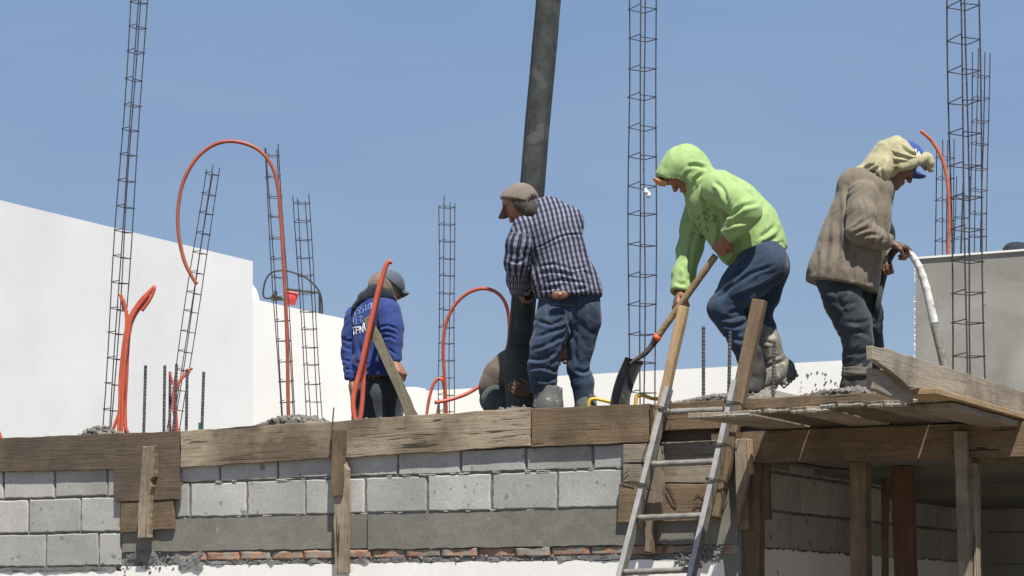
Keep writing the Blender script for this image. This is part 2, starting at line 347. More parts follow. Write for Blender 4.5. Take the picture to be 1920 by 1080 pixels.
def course(m, o, ax, n, s0, s1, phase, z0, z1, L=.415, **k):
    x = phase - math.ceil((phase - s0) / L) * L
    while x < s1:
        a, b = max(x, s0), min(x + L, s1)
        if b - a > .03: block(m, o, ax, n, a, b, z0, z1, **k)
        x += L
EL = -11.6
for i in range(3): course(mb, O3, D3, N3, EL, SEC, S_of((86, 151, 103)[i]), zA[i], zA[i + 1])
for i in range(2): course(mb, O3, D3, N3, SEC + .004, CORNER_S, S_of((801, 746)[i]), zB[i], zB[i + 1] - (0.07 if i else 0))
mb.build('blocks', BLOCK, wl)
m = MB(); m.box(WS((EL + CORNER_S) / 2, -.075, .60), D3 * ((CORNER_S - EL) / 2 - .006), N3 * .065, UP * .32); m.build('mortar_bed', MORTAR, wl)
m = MB()
def rough_strip(m, s0, s1, z0, z1, off, th, amp=.004, ez=.006, step=.03, o=O3, ax=D3, n=N3):
    k = max(2, int((s1 - s0) / step)); r = 5; V = []; Fs = []; sd = random.random() * 90
    for i in range(k + 1):
        s = s0 + (s1 - s0) * i / k
        for q in range(r + 1):
            z = z0 + (z1 - z0) * q / r
            nn = fbm(np.array([[s * 14 + sd, z * 14, 1.], [s * 25, sd + q * 9, 4.]]))
            if q in (0, r): z += float(nn[1]) * ez
            V.append(o + ax * s + UP * z + n * (off + float(nn[0]) * amp))
    for i in range(k + 1):
        s = s0 + (s1 - s0) * i / k; V += [o + ax * s + UP * z0 + n * (off - th), o + ax * s + UP * z1 + n * (off - th)]
    w_ = r + 1; B = (k + 1) * w_
    for i in range(k):
        for q in range(r): a = i * w_ + q; Fs.append([a, a + w_, a + w_ + 1, a + 1])
        Fs.append([B + i * 2, B + i * 2 + 2, (i + 1) * w_, i * w_]); Fs.append([i * w_ + r, (i + 1) * w_ + r, B + i * 2 + 3, B + i * 2 + 1])
    Fs.append([q for q in range(w_)] + [B + 1, B]); Fs.append([B + 2 * k, B + 2 * k + 1] + [k * w_ + q for q in range(w_)][::-1])
    m.add(V, Fs)
s_b = S_of(690)
rough_strip(m, SEC + .01, s_b - .006, .378, .574, .006, .10, amp=.0015, ez=.004); rough_strip(m, s_b + .006, CORNER_S, .372, .572, .012, .10, amp=.0015, ez=.004)
m.build('concrete_beam', CONC, wl)
m = MB(); x = S_of(330)
while x < CORNER_S - .05:
    L = random.uniform(.215, .25); hh = random.uniform(.042, .052)
    k = random.uniform(.0, .012); rough_strip(m, x + .006, min(x + L - .008, CORNER_S), .372 - .004 - hh, .367, -.004 + k, .09, amp=.006, ez=.005, step=.025); x += L
m.t = [v for v in m.t]; m.build('brick_course', BRICK, wl, smooth=True)
m = MB()
rough_strip(m, EL, SEC - .05, .262, .288, .004, .08, amp=.006, ez=.006); rough_strip(m, S_of(330), CORNER_S - .01, .292, .318, .0, .08, amp=.012, ez=.008, step=.02)
for _ in range(260):                                     # broken mortar where the two kinds of wall meet, and crumbs under the bricks
    if random.random() < .4: px, py = random.gauss(285, 45), random.gauss(1058, 10)
    else: px, py = random.uniform(330, 1330), 0
    s = S_of(px)
    z = (HOR - py) / F * MAIN.at(px, 900).y if py else random.uniform(.296, .322)
    if z < .37 and s < CORNER_S: m.stone(WS(s, random.uniform(-.012, .004), z), random.uniform(.005, .014))
m.build('mortar_crumbs', MORTAR, wl)
m = MB(); rough_strip(m, S_of(238), S_of(390), .27, .372, .004, .08, amp=.016, ez=.015, step=.018); m.build('mortar_patch', MORTAR, wl)
m = MB(); rough_strip(m, EL, S_of(228), -EYE, .262, .0, .1, amp=.001, ez=.003); rough_strip(m, S_of(228) + .002, CORNER_S, -EYE, .290, .004, .1, amp=.001, ez=.006)
m.build('painted_base', WBASE, wl)
m = MB()                                                 # mortar squeezed out on the joints
for i in range(60):
    s = random.uniform(S_of(230), CORNER_S - .02); z = random.choice([zB[0], zB[1], zB[1]]) + random.uniform(-.003, .003); r = random.uniform(.002, .0045)
    m.tube([WS(s, .001, z), WS(s + random.uniform(.02, .06), .002, z + random.uniform(-.004, .004))], [r, r * .5], n=5)
m.build('squeezed_mortar', BLOCK, wl)
# cement splash low on the wall behind the ladder
m = MB()
for _ in range(190):
    a = random.uniform(0, 1); px = 1352 - a * 80 + random.gauss(0, 6); py = 1030 + a * 22 + random.gauss(0, 12) * (1 - a * .4)
    if px < 1358: m.stone(MAIN.at(px, py, .004), random.uniform(.006, .017))
m.build('cement_splash', MORTAR, wl)
# ------------------------------------------------------------ shaded return wall under the platform, back wall
rw = empty('porch_wall', WS(CORNER_S, 0, -EYE), 'shaded block wall under the timber platform, white below', 'wall')
mb = MB(); oR = WS(CORNER_S, 0, 0); nR = D3
for i, (z0, z1) in enumerate([(.355, .5676), (.5676, .782), (.782, .90)]): course(mb, oR, E3, nR, .0, 4.6, .33 + .2 * (i % 2), z0, z1, L=.415)
mb.build('blocks', BLOCK, rw); m = MB(); m.box(oR + E3 * 2.3 - nR * .075 + UP * .6, E3 * 2.29, nR * .065, UP * .26); m.build('mortar_bed', MORTAR, rw)
m = MB(); rough_strip(m, 0, 4.6, -EYE, .352, .006, .1, amp=.001, ez=.012, o=oR, ax=E3, n=nR); m.build('painted_base', WBASE, rw)
bw = empty('porch_back_wall', WS(CORNER_S + 3, -4.2, -EYE), 'dark rendered wall at the back of the shaded porch', 'wall')
m = MB(); rough_strip(m, CORNER_S + .02, 2.4, -EYE, .79, -4.2, .15, amp=.003, ez=.0, step=.15); m.build('wall_face', CONCWALL, bw)
m = MB()
for i, z in enumerate((.34, .56)): m.box(WS(-1, -4.198, z), D3 * 3.4, N3 * .004, UP * .006)
m.build('joint_lines', MORTAR, bw)
# column of the corner
cc = slab('corner_column', [WS(S_of(1345), .004, 0), WS(CORNER_S + .012, .004, 0), WS(CORNER_S + .012, -.2, 0), WS(S_of(1345), -.2, 0)], 0, EYE + .80, CONC, 'concrete corner column behind the ladder, half in shade', 'column')
# ------------------------------------------------------------ form boards and timbers
def mb_(name, label, pts, off, th, mat, cat='board', group=None, **k):
    return board(name, label, cat, [MAIN.at(x, y, off) for x, y in pts], th, N3, mat, group, **k)
GF = 'form boards along the slab edge'
mb_('form_board', 'dark brown wet form board along the slab edge at the far left', [(-50, 823), (335, 808), (336, 877), (-50, 887)], .032, .03, W_DARK, group=GF)
mb_('form_board', 'long pale cracked form board along the slab edge left of the plaid shirt man', [(338, 808), (994, 764), (994, 836), (338, 877)], .036, .03, W_LIGHT, group=GF, rag=.004)
mb_('form_board', 'mid brown form board along the slab edge below the plaid shirt man', [(996, 766), (1217, 756), (1218, 829), (996, 838)], .033, .03, W_MID, group=GF)
mb_('form_board', 'narrow dark form board along the slab edge below the green hooded man', [(1224, 757), (1718, 732), (1718, 783), (1238, 808), (1224, 806)], .032, .03, W_MID, group=GF)
mb_('wood_block', 'small upright wood block closing the form boards behind the top ladder rung', [(1218, 758), (1232, 758), (1233, 800), (1219, 826)], .045, .04, W_LIGHT)
GP = 'small boards nailed to the wall'
mb_('board', 'square dark board nailed below the form board at the left', [(214, 876), (334, 870), (336, 936), (214, 941)], .040, .025, W_DARK, group=GP)
mb_('board', 'smaller brown board under the square dark board, cement along its lower edge', [(226, 942), (324, 937), (325, 992), (226, 998)], .034, .024, W_MID, group=GP)
t = mb_('batten', 'short splintered pale batten nailed over two dark boards', [(267, 836), (290, 835), (288, 893), (281, 900), (284, 912), (280, 936), (279, 1008), (257, 1009), (259, 945), (264, 880)], .085, .045, W_LIGHT, 'batten', rag=.005, seg=.02)
t = mb_('batten', 'upper half of the long batten nailed on the pale form board', [(621, 806), (643, 805), (642, 905), (640, 930), (620, 930)], .085, .048, W_MID, 'batten', rag=.004)
mb_('batten', 'lower half of the long batten, fresh yellow edge, hanging over the beam', [(625, 930), (641, 929), (642, 864), (650, 880), (650, 1074), (627, 1076)], .066, .045, W_LIGHT, 'batten', rag=.004)
GB = 'grey boards closing the wall behind the ladder'
mb_('board', 'thin grey board behind the ladder, topmost of the three', [(1168, 833), (1346, 825), (1346, 866), (1168, 868)], .034, .025, W_GREY, group=GB)
mb_('board', 'grey board behind the ladder, middle one of the three', [(1168, 871), (1346, 868), (1346, 905), (1168, 904)], .034, .025, W_GREY, group=GB)
mb_('board', 'wide brown board behind the ladder, lowest of the three', [(1160, 907), (1345, 906), (1345, 975), (1157, 980)], .038, .028, W_MID, group=GB)
mb_('batten', 'narrow splintered upright batten behind the left rail of the ladder', [(1221, 836), (1240, 836), (1241, 905), (1238, 975), (1224, 976), (1216, 1035), (1207, 1034), (1212, 930)], .09, .05, W_GREY, 'batten', rag=.006, seg=.03)
mb_('batten', 'short batten stub below the boards behind the ladder', [(1208, 1000), (1226, 1000), (1225, 1038), (1208, 1036)], .05, .045, W_MID, 'batten')
mb_('board', 'dark recessed board added as the shadow between ladder rails, under the form board', [(1224, 800), (1346, 794), (1346, 845), (1224, 846)], -.012, .03, W_DARK)  # added dark strip filling the gap, stands in for the shadow there
# platform: beam, posts, planks
mb_('timber_beam', 'long shaded timber beam carrying the platform planks', [(1333, 811), (2040, 786), (2040, 853), (1333, 870)], .02, .045, W_MID, 'beam', rag=.002)
mb_('timber_rail', 'thin timber rail under the right end of the beam', [(1822, 859), (2040, 857), (2040, 866), (1822, 868)], -.035, .03, W_MID, 'rail', rag=.001)
GPo = 'wooden posts propping the platform'
def post(label, xs, ytop, off, th, mat, ybot=1080, lean=0, fl=True):
    x0, x1 = xs; pts = [MAIN.at(x0, ytop, off), MAIN.at(x1, ytop, off), MAIN.at(x1 + lean, ybot, off), MAIN.at(x0 + lean, ybot, off)]
    if fl:
        for a, b in ((1, 2), (0, 3)):
            d = pts[b] - pts[a]; pts[b] = pts[a] + d * (pts[a].z / -d.z)
    return board('wood_post', label, 'post', pts, th, N3, mat, GPo, rag=.003)
post('brown post with a splice cleat at the left end of the beam', (1386, 1424), 868, -.03, .08, W_MID)
mb_('cleat', 'pointed wooden cleat nailed over the left end of the beam', [(1376, 823), (1401, 822), (1401, 900), (1396, 925), (1388, 962), (1384, 984), (1381, 960)], .07, .045, W_GREY, 'cleat')
mb_('cleat', 'short orange edged wooden cleat beside the pointed one', [(1400, 824), (1408, 823), (1409, 866), (1413, 886), (1401, 892)], .075, .03, W_FRESH, 'cleat')
mb_('board', 'upright plank lapped on the foot of the leftmost post', [(1385, 966), (1400, 900), (1404, 990), (1398, 992), (1385, 992)], .04, .03, W_MID)
mb_('board', 'short upright board with yellow edge hanging under the beam', [(1422, 870), (1441, 870), (1444, 974), (1426, 975)], -.05, .035, W_MID)
post('grey brown post under the middle of the beam', (1592, 1623), 866, -.045, .09, W_MID, lean=2)
post('orange brown post standing farther back under the platform', (1670, 1706), 872, -1.0, .09, W_RED, lean=6)
post('thin dark post deep in the shaded porch', (1652, 1662), 880, -1.6, .05, W_MID)
post('post lapped over the beam, left piece of the doubled post at the right', (1788, 1811), 808, .065, .04, W_GREY, lean=8)
post('pale post under the beam, right piece of the doubled post at the right', (1806, 1831), 868, .02, .07, W_LIGHT, lean=2)
GK = 'platform planks laid side by side'
CRUST = M_grain('pale_cement_crust', (.22, .195, .155), (.32, .29, .24), 12, 80, bmp=.6)
s_ = -4.36; fr = [.82, .90, .88, 1.04, 1.0, 1.12]
names = ['first', 'second', 'third', 'fourth', 'fifth', 'sixth']
for i in range(6):
    wd = .212; g0 = (.0, .006, .0, .0, .009, .0)[i]; sk = random.uniform(-.01, .01); zz = .972 + (.0, .006, .0, .004, .0, .003)[i]
    a, b = s_ + g0, s_ + wd + .0005; tf = fr[i]
    pts = [WS(a, -.25, zz), WS(b, -.25, zz), WS(b + sk, tf + .03, zz), WS(a + (b - a) * .6 + sk, tf, zz), WS(a + (b - a) * .45, tf + .05, zz), WS(a + sk - .0, tf - .01, zz)]
    if i == 0: pts[4:] = [WS(a - .13, tf + .03, zz), WS(a - .12, tf - .05, zz)]
    pl_ = board('plank', f'platform plank with broken cement caked end, {names[i]} from the ladder', 'plank', pts, -.028 if False else .026, -UP, W_DARK if i % 2 else W_GREY, GK, rag=.006, ax=E3, seg=.03)
    cr = MB(); ft = [WS(a + sk, tf + .0, zz + .004), WS(a + (b - a) * .3 + sk, tf + .03, zz + .002), WS(a + (b - a) * .5 + sk, tf + .035, zz + .004), WS(a + (b - a) * .62 + sk, tf + .006, zz + .004), WS(b + sk, tf + .03, zz + .002)]; cs = spline(ft, 5)
    cr.tube(cs, [.010 * random.uniform(.6, 1.25) for _ in cs], n=6)
    for p_ in cs: cr.stone(p_ + Vector((0, 0, random.uniform(-.004, .004))), random.uniform(.004, .010))
    pk = bpy.context.scene.objects[pl_.name]; vs_ = [pk.matrix_world.inverted() @ v for v in cr.v]; me = bpy.data.meshes.new('cement_crust'); me.from_pydata([tuple(v) for v in vs_], [], cr.f); me.materials.append(CRUST); co = bpy.data.objects.new('cement_crust', me); COL.objects.link(co); co.parent = pk
    s_ += wd + .002
def side(name, label, pts, off, th, mat, **k): return board(name, label, 'board', [SIDE.at(x, y, off) for x, y in pts], th, D3, mat, **k)
side('form_board', 'long grey weathered side board running back along the right edge of the platform', [(1636, 648), (1660, 652), (2040, 771), (2040, 836), (1920, 789), (1760, 733), (1704, 726), (1690, 712), (1662, 690), (1637, 674)], .0, .03, W_PALE, rag=.004, ax=E3)
side('board', 'short tapered board below the raised end of the side board', [(1636, 690), (1652, 692), (1700, 718), (1712, 738), (1712, 755), (1670, 742), (1636, 729)], -.03, .028, W_GREY, rag=.003, ax=E3)
board('plank', 'narrow plank with fresh orange edge lying flat under the side board', 'plank', [WS(-3.185, 1.47, 1.0), WS(-3.022, 1.47, 1.0), WS(-3.022, -.9, 1.0), WS(-3.185, -.9, 1.0)], .026, UP, W_FRESH, rag=.003, ax=E3)
board('plank', 'dark plank lying below the orange edged plank at the platform corner', 'plank', [WS(-3.24, 1.10, .967), WS(-3.05, 1.12, .967), WS(-3.05, -.9, .967), WS(-3.24, -.9, .967)], .03, UP, W_GREY, rag=.003, ax=E3)
# ------------------------------------------------------------ heaps of fresh concrete and gravel
def heap(name, label, s0, s1, hfun, t0=-.02, t1=-1.0, stones=300, rs=(.008, .022), mat=WET, zb=.93):
    m = MB(); k = max(4, int((s1 - s0) / .05)); q = 14; V = []; Fs = []
    for i in range(k + 1):
        s = s0 + (s1 - s0) * i / k
        for j in range(q + 1):
            tt = t0 + (t1 - t0) * max(0, j - 1) / (q - 1); h = zb if j == 0 else hfun(s, tt) + float(fbm(np.array([[s * 9, tt * 9, 2.]]))[0]) * .014; V.append(WS(s, tt, max(h, zb)))
    for i in range(k):
        for j in range(q): a = i * (q + 1) + j; Fs.append([a, a + q + 1, a + q + 2, a + 1])
    m.add(V, Fs, .5)
    for _ in range(stones):
        s = random.uniform(s0, s1); tt = t0 - abs(random.gauss(0, .12)); h = hfun(s, tt)
        if h > zb + .03: m.stone(WS(s, tt, h + random.uniform(-.004, .008)), random.uniform(*rs), random.random())
    return tag(m.build(name, mat), label, 'concrete', kind='stuff')
def bumpf(px, wpx, h, base=1.0):
    c = S_of(px); wd = abs(S_of(px + wpx) - c)
    return lambda s, t: base + (h - base) * math.exp(-((s - c) / wd) ** 2) * math.exp(-((t + .18) / .3) ** 2)
ztop = 1.125
f1 = bumpf(530, 75, 1.175, 1.06); f1b = bumpf(690, 120, 1.13, 1.05)
heap('gravel_heap', 'heap of grey gravelly concrete on the slab edge left of the blue shirted man', S_of(425), S_of(790), lambda s, t: max(f1(s, t), f1b(s, t)), stones=900)
heap('gravel_heap', 'low crumbs of concrete on the slab edge at the far left', S_of(60), S_of(205), bumpf(165, 35, 1.165, 1.04), stones=160)
heap('gravel_heap', 'pale pebbly concrete piled on the slab edge under the hose mouth', S_of(885), S_of(1010), bumpf(945, 60, 1.155, 1.05), stones=260, rs=(.010, .026))
heap('concrete_heap', 'fresh wet concrete spread along the slab edge under the green hooded man', S_of(1225), S_of(1745), lambda s, t: 1.135 + .09 * min(1, max(0, (-t - .02) / .6)) + .02 * math.sin(s * 9), t1=-1.8, stones=1100, rs=(.007, .02))
# ------------------------------------------------------------ rebar cages
GC = 'rebar cages rising from the slab'
def cage(label, xb, yb, xt, yt, Y, wd, sp, rot=20, r=.0042, ext=.0, first=.05, wob=.004, Yt=None, skew=0):
    A = P(xb, yb, Y); B = P(xt, yt, Yt or Y)
    if A.z > EYE + .95: A = A + (A - B) * ((A.z - EYE - .93) / (B.z - A.z))
    ax = (B - A).normalized(); L = (B - A).length + ext
    e = empty('rebar_cage', A, label, 'rebar cage', GC)
    u = Vector((math.cos(R(rot)), math.sin(R(rot)), 0)); u = (u - ax * u.dot(ax)).normalized(); v = ax.cross(u)
    hw = wd / 2; k = max(8, int(L / .25)); ph = random.random() * 9
    for i, (a, b) in enumerate(((-1, -1), (1, -1), (1, 1), (-1, 1))):
        pts = [A + ax * (L * j / k) + u * (a * hw + wob * math.sin(j * .9 + i + ph)) + v * (b * hw + wob * math.cos(j * .7 + i * 2 + ph)) for j in range(k + 1)]
        pts[-1] = pts[-1] + ax * random.uniform(-.02, .06)
        m = MB(); m.tube(pts, r, n=6); m.build('bar', STEEL, e)
    h2 = hw + r; m = MB(); c = [(-h2, -h2), (h2, -h2), (h2, h2), (-h2, h2), (-h2, -h2), (-h2 + .025, -h2 + .03)]
    me_pts = [u * a + v * b + ax * (.004 * i) for i, (a, b) in enumerate(c)]
    m.tube([(-h2 + .02) * u + (h2 * -.6) * v] + me_pts, r * .72, n=5)
    proto = None; d = first; 
    while d < L - .03:
        tilt = random.gauss(0, .9)
        if proto is None:
            proto = MB(); proto.v, proto.f, proto.t = [x + A for x in m.v], m.f, m.t; o = proto.build('stirrup', STEEL, e); proto = o; o.location = ax * d
        else:
            o = proto.copy(); COL.objects.link(o); o.parent = e; o.location = ax * d + Vector((random.gauss(0, .002), 0, random.gauss(0, .004)))
            o.rotation_euler = (R(random.gauss(0, 1.5)), R(random.gauss(0, 1.8)), 0)
        d += sp * random.uniform(.97, 1.03)
    return e
cage('tall slightly leaning cage at the left, cut by the top of the picture', 207, 805, 261, 0, 14.7, .074, .166, rot=48, ext=.5)
cage('leaning cage inside the big orange loop, in front of the white wall', 325, 805, 399, 318, 17.5, .073, .152, rot=50)
cage('cage directly behind the long vertical run of the big orange loop', 541, 790, 509, 278, 17.2, .094, .155, rot=14)
cage('cage right of the big orange loop, behind the black bent cable', 590, 790, 565, 375, 18.6, .100, .149, rot=22)
cage('slim cage between the blue man and the plaid shirt man', 837, 780, 838, 380, 19.4, .100, .147, rot=25)
cage('tall upright cage beside the face of the green hooded man', 1204, 760, 1205, 0, 13.7, .117, .178, rot=33, ext=.5)
cage('largest and nearest cage, rising at the right before the grey wall', 1817, 715, 1806, 0, 11.55, .112, .163, rot=26, ext=.4)
cage('cage behind the grey wall, reaching right of the nearest cage', 1832, 520, 1840, 108, 17.9, .100, .181, rot=12)
cage('cage behind the grey wall beside the curved orange conduit', 1771, 520, 1772, 272, 18.3, .105, .168, rot=20)
cage('shortest cage behind the grey wall, hidden by the nearest cage', 1801, 520, 1806, 340, 19.2, .085, .17, rot=35)
GS = 'ribbed bar ends sticking out of the slab'
def stub(px, y0, y1, Y, label, r=.0105, px2=None, name='rebar_stub'):
    A = P(px if px2 is None else px2, y1 + 20, Y); B = P(px, y0, Y); k = 60; A = A + (A - B) * max(0, (A.z - EYE - .92) / (B.z - A.z)); pts = [A.lerp(B, i / k) for i in range(k + 1)]
    m = MB(); m.tube(pts, [r * (1.0 if i % 2 else .82) for i in range(k + 1)], n=8); o = m.build(name, STUB); tag(o, label, 'rebar', GS)
for px, y0, y1, Y, px2, lb in [(273, 685, 808, 14.4, 269, 'ribbed bar end nearest the orange bundle, slightly leaning'), (309, 685, 808, 14.5, 307, 'ribbed bar end just left of the small orange bundle'),
        (319, 697, 808, 14.9, 318, 'shorter ribbed bar end close against the left of the small orange bundle'), (331, 682, 808, 14.6, 327, 'ribbed bar end rising through the fork of the small orange bundle'),
        (351, 692, 808, 14.5, 349, 'ribbed bar end under the right tip of the small orange bundle'), (382, 697, 806, 14.3, 378, 'ribbed bar end standing alone right of the small orange bundle'),
        (1319, 612, 748, 12.5, None, 'ribbed bar end between the two poles lashed to the ladder'), (1369, 621, 742, 12.35, 1366, 'ribbed bar end just left of the right lashed pole'), (1452, 640, 742, 12.2, 1449, 'ribbed bar end in front of the rubber boot')]:
    stub(px, y0, y1, Y, lb, px2=px2)
stub(626, 764, 790, 13.2, 'thin short wire peg standing in the gravel heap', r=.005, px2=622)
m = MB(); q = P(374.5, 806, 14.28); m.tube([q - UP * .05, q + UP * .045], .009, n=10); tag(m.build('plastic_tube', M_plain('green_plastic', (.03, .12, .09))), 'short green plastic tube at the foot of the lone bar end', 'tube')
# ------------------------------------------------------------ orange conduits
GO = 'orange conduits sticking out of the slab'
def conduit(label, pts, Y, r, mat=ORANGE, dY=0, extra=30):
    pts = [(x, y, Y + (dY * i)) for i, (x, y) in enumerate(pts)]; q = [P(*p) for p in pts]
    if q[0].z > EYE + .95: q.insert(0, Vector((q[0].x, q[0].y, EYE + .9)))
    m = MB(); sp = spline(q, 7); m.tube(sp, [r * .88 * (1 + .04 * float(vnoise(np.array([[i * .6, r * 900, 0]]))[0])) for i in range(len(sp))], n=12); o = m.build('conduit', mat, smooth=True)
    return tag(o, label, 'conduit', GO)
conduit('very long red brown conduit bent into a big open loop against the sky', [(541, 800), (540, 740), (539, 660), (536, 580), (532, 500), (527, 420), (521, 350), (508, 308), (482, 279), (442, 265.5), (405, 270), (370, 295), (344, 340), (334, 392), (335, 440), (345, 487), (358, 515), (369, 533)], 16, .0155, ORDARK)
conduit('orange conduit of the left bundle, bent back at its short left tip', [(205, 830), (214, 800), (226, 765), (233, 720), (236, 670), (240, 625), (241, 600), (234, 578), (226, 553), (229, 560), (232, 580)], 14.5, .0125)
conduit('orange conduit of the left bundle, reaching highest on the right branch', [(243, 825), (236, 802), (227, 770), (225, 720), (229, 670), (236, 620), (246, 590), (262, 565), (277, 549), (291, 536)], 14.52, .0125)
conduit('orange conduit of the left bundle, folded down at the right branch tip', [(228, 822), (229, 780), (231, 720), (236, 660), (243, 610), (254, 583), (270, 562), (288, 540), (287, 549), (279, 565), (266, 583)], 14.47, .012)
conduit('orange conduit in the middle of the left bundle', [(236, 820), (235, 760), (238, 700), (241, 640), (248, 603), (263, 577), (283, 556)], 14.55, .012)
conduit('orange conduit on the outer left of the left bundle', [(222, 820), (224, 770), (226, 720), (231, 660), (237, 610), (236, 582), (231, 560)], 14.48, .012)
conduit('thin orange conduit of the small fork between the bar ends, right tip', [(330, 822), (328, 790), (324, 760), (328, 730), (338, 712), (350, 698), (361, 690)], 14.8, .0095)
conduit('thin orange conduit of the small fork between the bar ends, left tip', [(322, 822), (326, 790), (329, 755), (328, 730), (322, 712), (319, 699)], 14.82, .0085)
conduit('thin red conduit folded down inside the small fork', [(333, 822), (331, 780), (329, 745), (335, 720), (346, 705), (357, 696)], 14.78, .0085)
conduit('long straight orange conduit crossing before the blue shirted man, left one of the pair', [(668, 800), (664, 780), (662, 755), (667, 725), (677, 687), (690, 627), (708, 550), (724, 498), (734, 490)], 13.55, .017)
conduit('orange conduit leaning before the blue shirted man, right one of the pair', [(674, 800), (677, 775), (680, 743), (682, 700), (686, 665), (695, 620), (711, 548), (722, 502)], 13.62, .016)
conduit('orange conduit bent into an upright oval loop left of the plaid shirt man', [(837, 790), (836, 750), (833, 700), (831, 655), (835, 612), (850, 576), (875, 551), (905, 541), (932, 549), (949, 572), (955, 608), (952, 648), (938, 684), (914, 712), (880, 736), (845, 749), (815, 755)], 14.6, .013, ORANGE, dY=-.02)
conduit('short orange conduit hooped beside the foot of the oval loop', [(798, 800), (801, 770), (806, 742), (813, 720), (822, 710), (830, 714), (834, 735), (836, 765), (836, 795)], 14.75, .012)
conduit('slim red conduit arching behind the grey wall near the nearest cage', [(1776, 540), (1777, 480), (1780, 425), (1779, 370), (1774, 325), (1763, 290), (1745, 262), (1726, 245)], 18.0, .0165, M_plain('faded_red_conduit', (.45, .13, .07), .45))
conduit('orange conduit tip just entering the picture at the left edge', [(-12, 780), (-6, 800), (1, 818), (6, 835)], 14.5, .012)
# ------------------------------------------------------------ black cable hoop and red bucket on the neighbouring roof
Yh = 27.0; hk = 27 / 21
m = MB(); m.tube(spline([P(x, y, Yh) for x, y in [(604, 600), (604, 575), (601, 553), (592, 537), (575, 522), (555, 513), (538, 508), (520, 508), (507, 513), (498, 526), (494, 543), (494, 555), (500, 560), (508, 558), (514, 555)]], 6), .0085 * hk, n=8)
o = m.build('bent_cable', WIRE, smooth=True); tag(o, 'thin black cable bent into a wide hoop behind the two middle cages', 'cable')
fr_ = empty('lamp_bracket', P(600, 600, Yh), 'dark thin metal bracket with clamps under the black cable hoop', 'bracket')
m = MB(); m.tube([P(535, 542, Yh), P(601, 549, Yh)], .011 * hk, n=8); m.tube([P(599, 548, Yh), P(600, 610, Yh)], .011 * hk, n=8); m.build('arm', WIRE, fr_)
m = MB()
for x, y, r in [(515, 553, .035), (520, 558, .03), (512, 560, .025), (526, 559, .022), (517, 548, .02)]: m.stone(P(x, y, Yh), r * hk)
m.tube([P(508, 562, Yh), P(532, 562, Yh)], .009 * hk, n=6); m.tube([P(517, 545, Yh), P(518, 568, Yh)], .01, n=6); m.build('clamp', STEEL, fr_)
bk = empty('red_bucket', P(545, 556, Yh), 'small worn red bucket tipped beside the long vertical orange conduit', 'bucket')
m = MB(); A = P(544, 571, Yh); B = P(548, 549, Yh); m.tube([A, A.lerp(B, .5), B], [.060, .070, .078], n=20); m.build('body', M_grain('worn_red_plastic', (.42, .035, .04), (.6, .09, .08), 30, 90, rough=.5), bk, smooth=True)
m = MB(); m.tube([B - (B - A) * .08, B + (B - A) * .04], .084, n=20); m.build('rim', M_plain('pink_plastic', (.6, .16, .14)), bk, smooth=True)
# ------------------------------------------------------------ concrete pump hose
hs = empty('pump_hose', P(975, 760, 13.3), 'thick dark rubber pump hose hanging down behind the plaid shirt man', 'hose')
cl = [(1075, -900, 13.2), (1058, -500, 13.2), (1036, -120, 13.2), (1030, -20, 13.2), (1018, 120, 13.2), (1006, 250, 13.2), (996, 380, 13.2), (987, 500, 13.25), (979, 600, 13.3), (974, 655, 13.3)]
sp = spline([P(*p) for p in cl], 8); k = len(sp)
m = MB(); m.tube(sp, [.0735 + .0008 * vnoise(np.array([[i * .7, 0, 0]]))[0] for i in range(k)], n=28); m.build('hose_wall', RUBBER, hs, smooth=True)
m = MB()
for a in (-.9, .75):
    m.tube([p + Vector((math.sin(a), -math.cos(a), 0)) * .072 for p in sp], .005, n=6)
m.build('seam', M_plain('dark_rubber', (.028, .032, .03), .7), hs, smooth=True)
sp = spline([P(974, 652, 13.3), P(971, 690, 13.3), P(972, 725, 13.3), P(975, 765, 13.3)], 6)
m = MB(); m.tube(sp, [.074, .084, .087, .086, .088, .086, .086, .085, .084, .083, .083, .082, .08, .08, .08, .08, .08, .08, .08][:len(sp)], n=28); m.build('end_sleeve', M_grain('muddy_sleeve', (.04, .045, .04), (.085, .09, .078), 6, 80, rough=.8), hs, smooth=True)
# ------------------------------------------------------------ ladder and lashed poles
ld = empty('ladder', MAIN.at(1200, 1150, .3), 'dirty aluminium ladder leaning on the slab edge with wooden poles lashed to it', 'ladder')
def onlad(px, py, k=0): z = (HOR - py) / F * 12.2; return MAIN.at(px, py, .11 + (1.22 - z) * .25 + k)
def rail(name, A, B, wf, dp):
    ax = (B - A).normalized(); n = N3 - ax * N3.dot(ax); n.normalize(); y = n.cross(ax).normalized()
    if y.x < 0: y = -y
    c = (A + B) / 2; h = (B - A).length / 2; m = MB()
    m.box(c - n * .0015, ax * h, y * wf / 2, n * .0015); o = m.build('rail', ALU, ld)
    m = MB(); m.box(c + y * (wf / 2 - .002) - n * (dp / 2 + .003), ax * (h - .001), y * .0018, n * dp / 2); m.box(c - n * (dp + .0055), ax * (h - .002), y * wf / 2 * .96, n * .0018); 
    w2 = m.build('web', ALUD, o); w2.matrix_basis = o.matrix_basis.inverted() @ w2.matrix_basis if False else w2.matrix_basis
    return o
def ext_floor(A, B):
    d = (B - A).normalized(); return B + d * ((B.z - 0.02) / -d.z)
LA, LB = onlad(1250, 724), onlad(1159, 1079); RA, RB = onlad(1376, 712), onlad(1292, 1079)
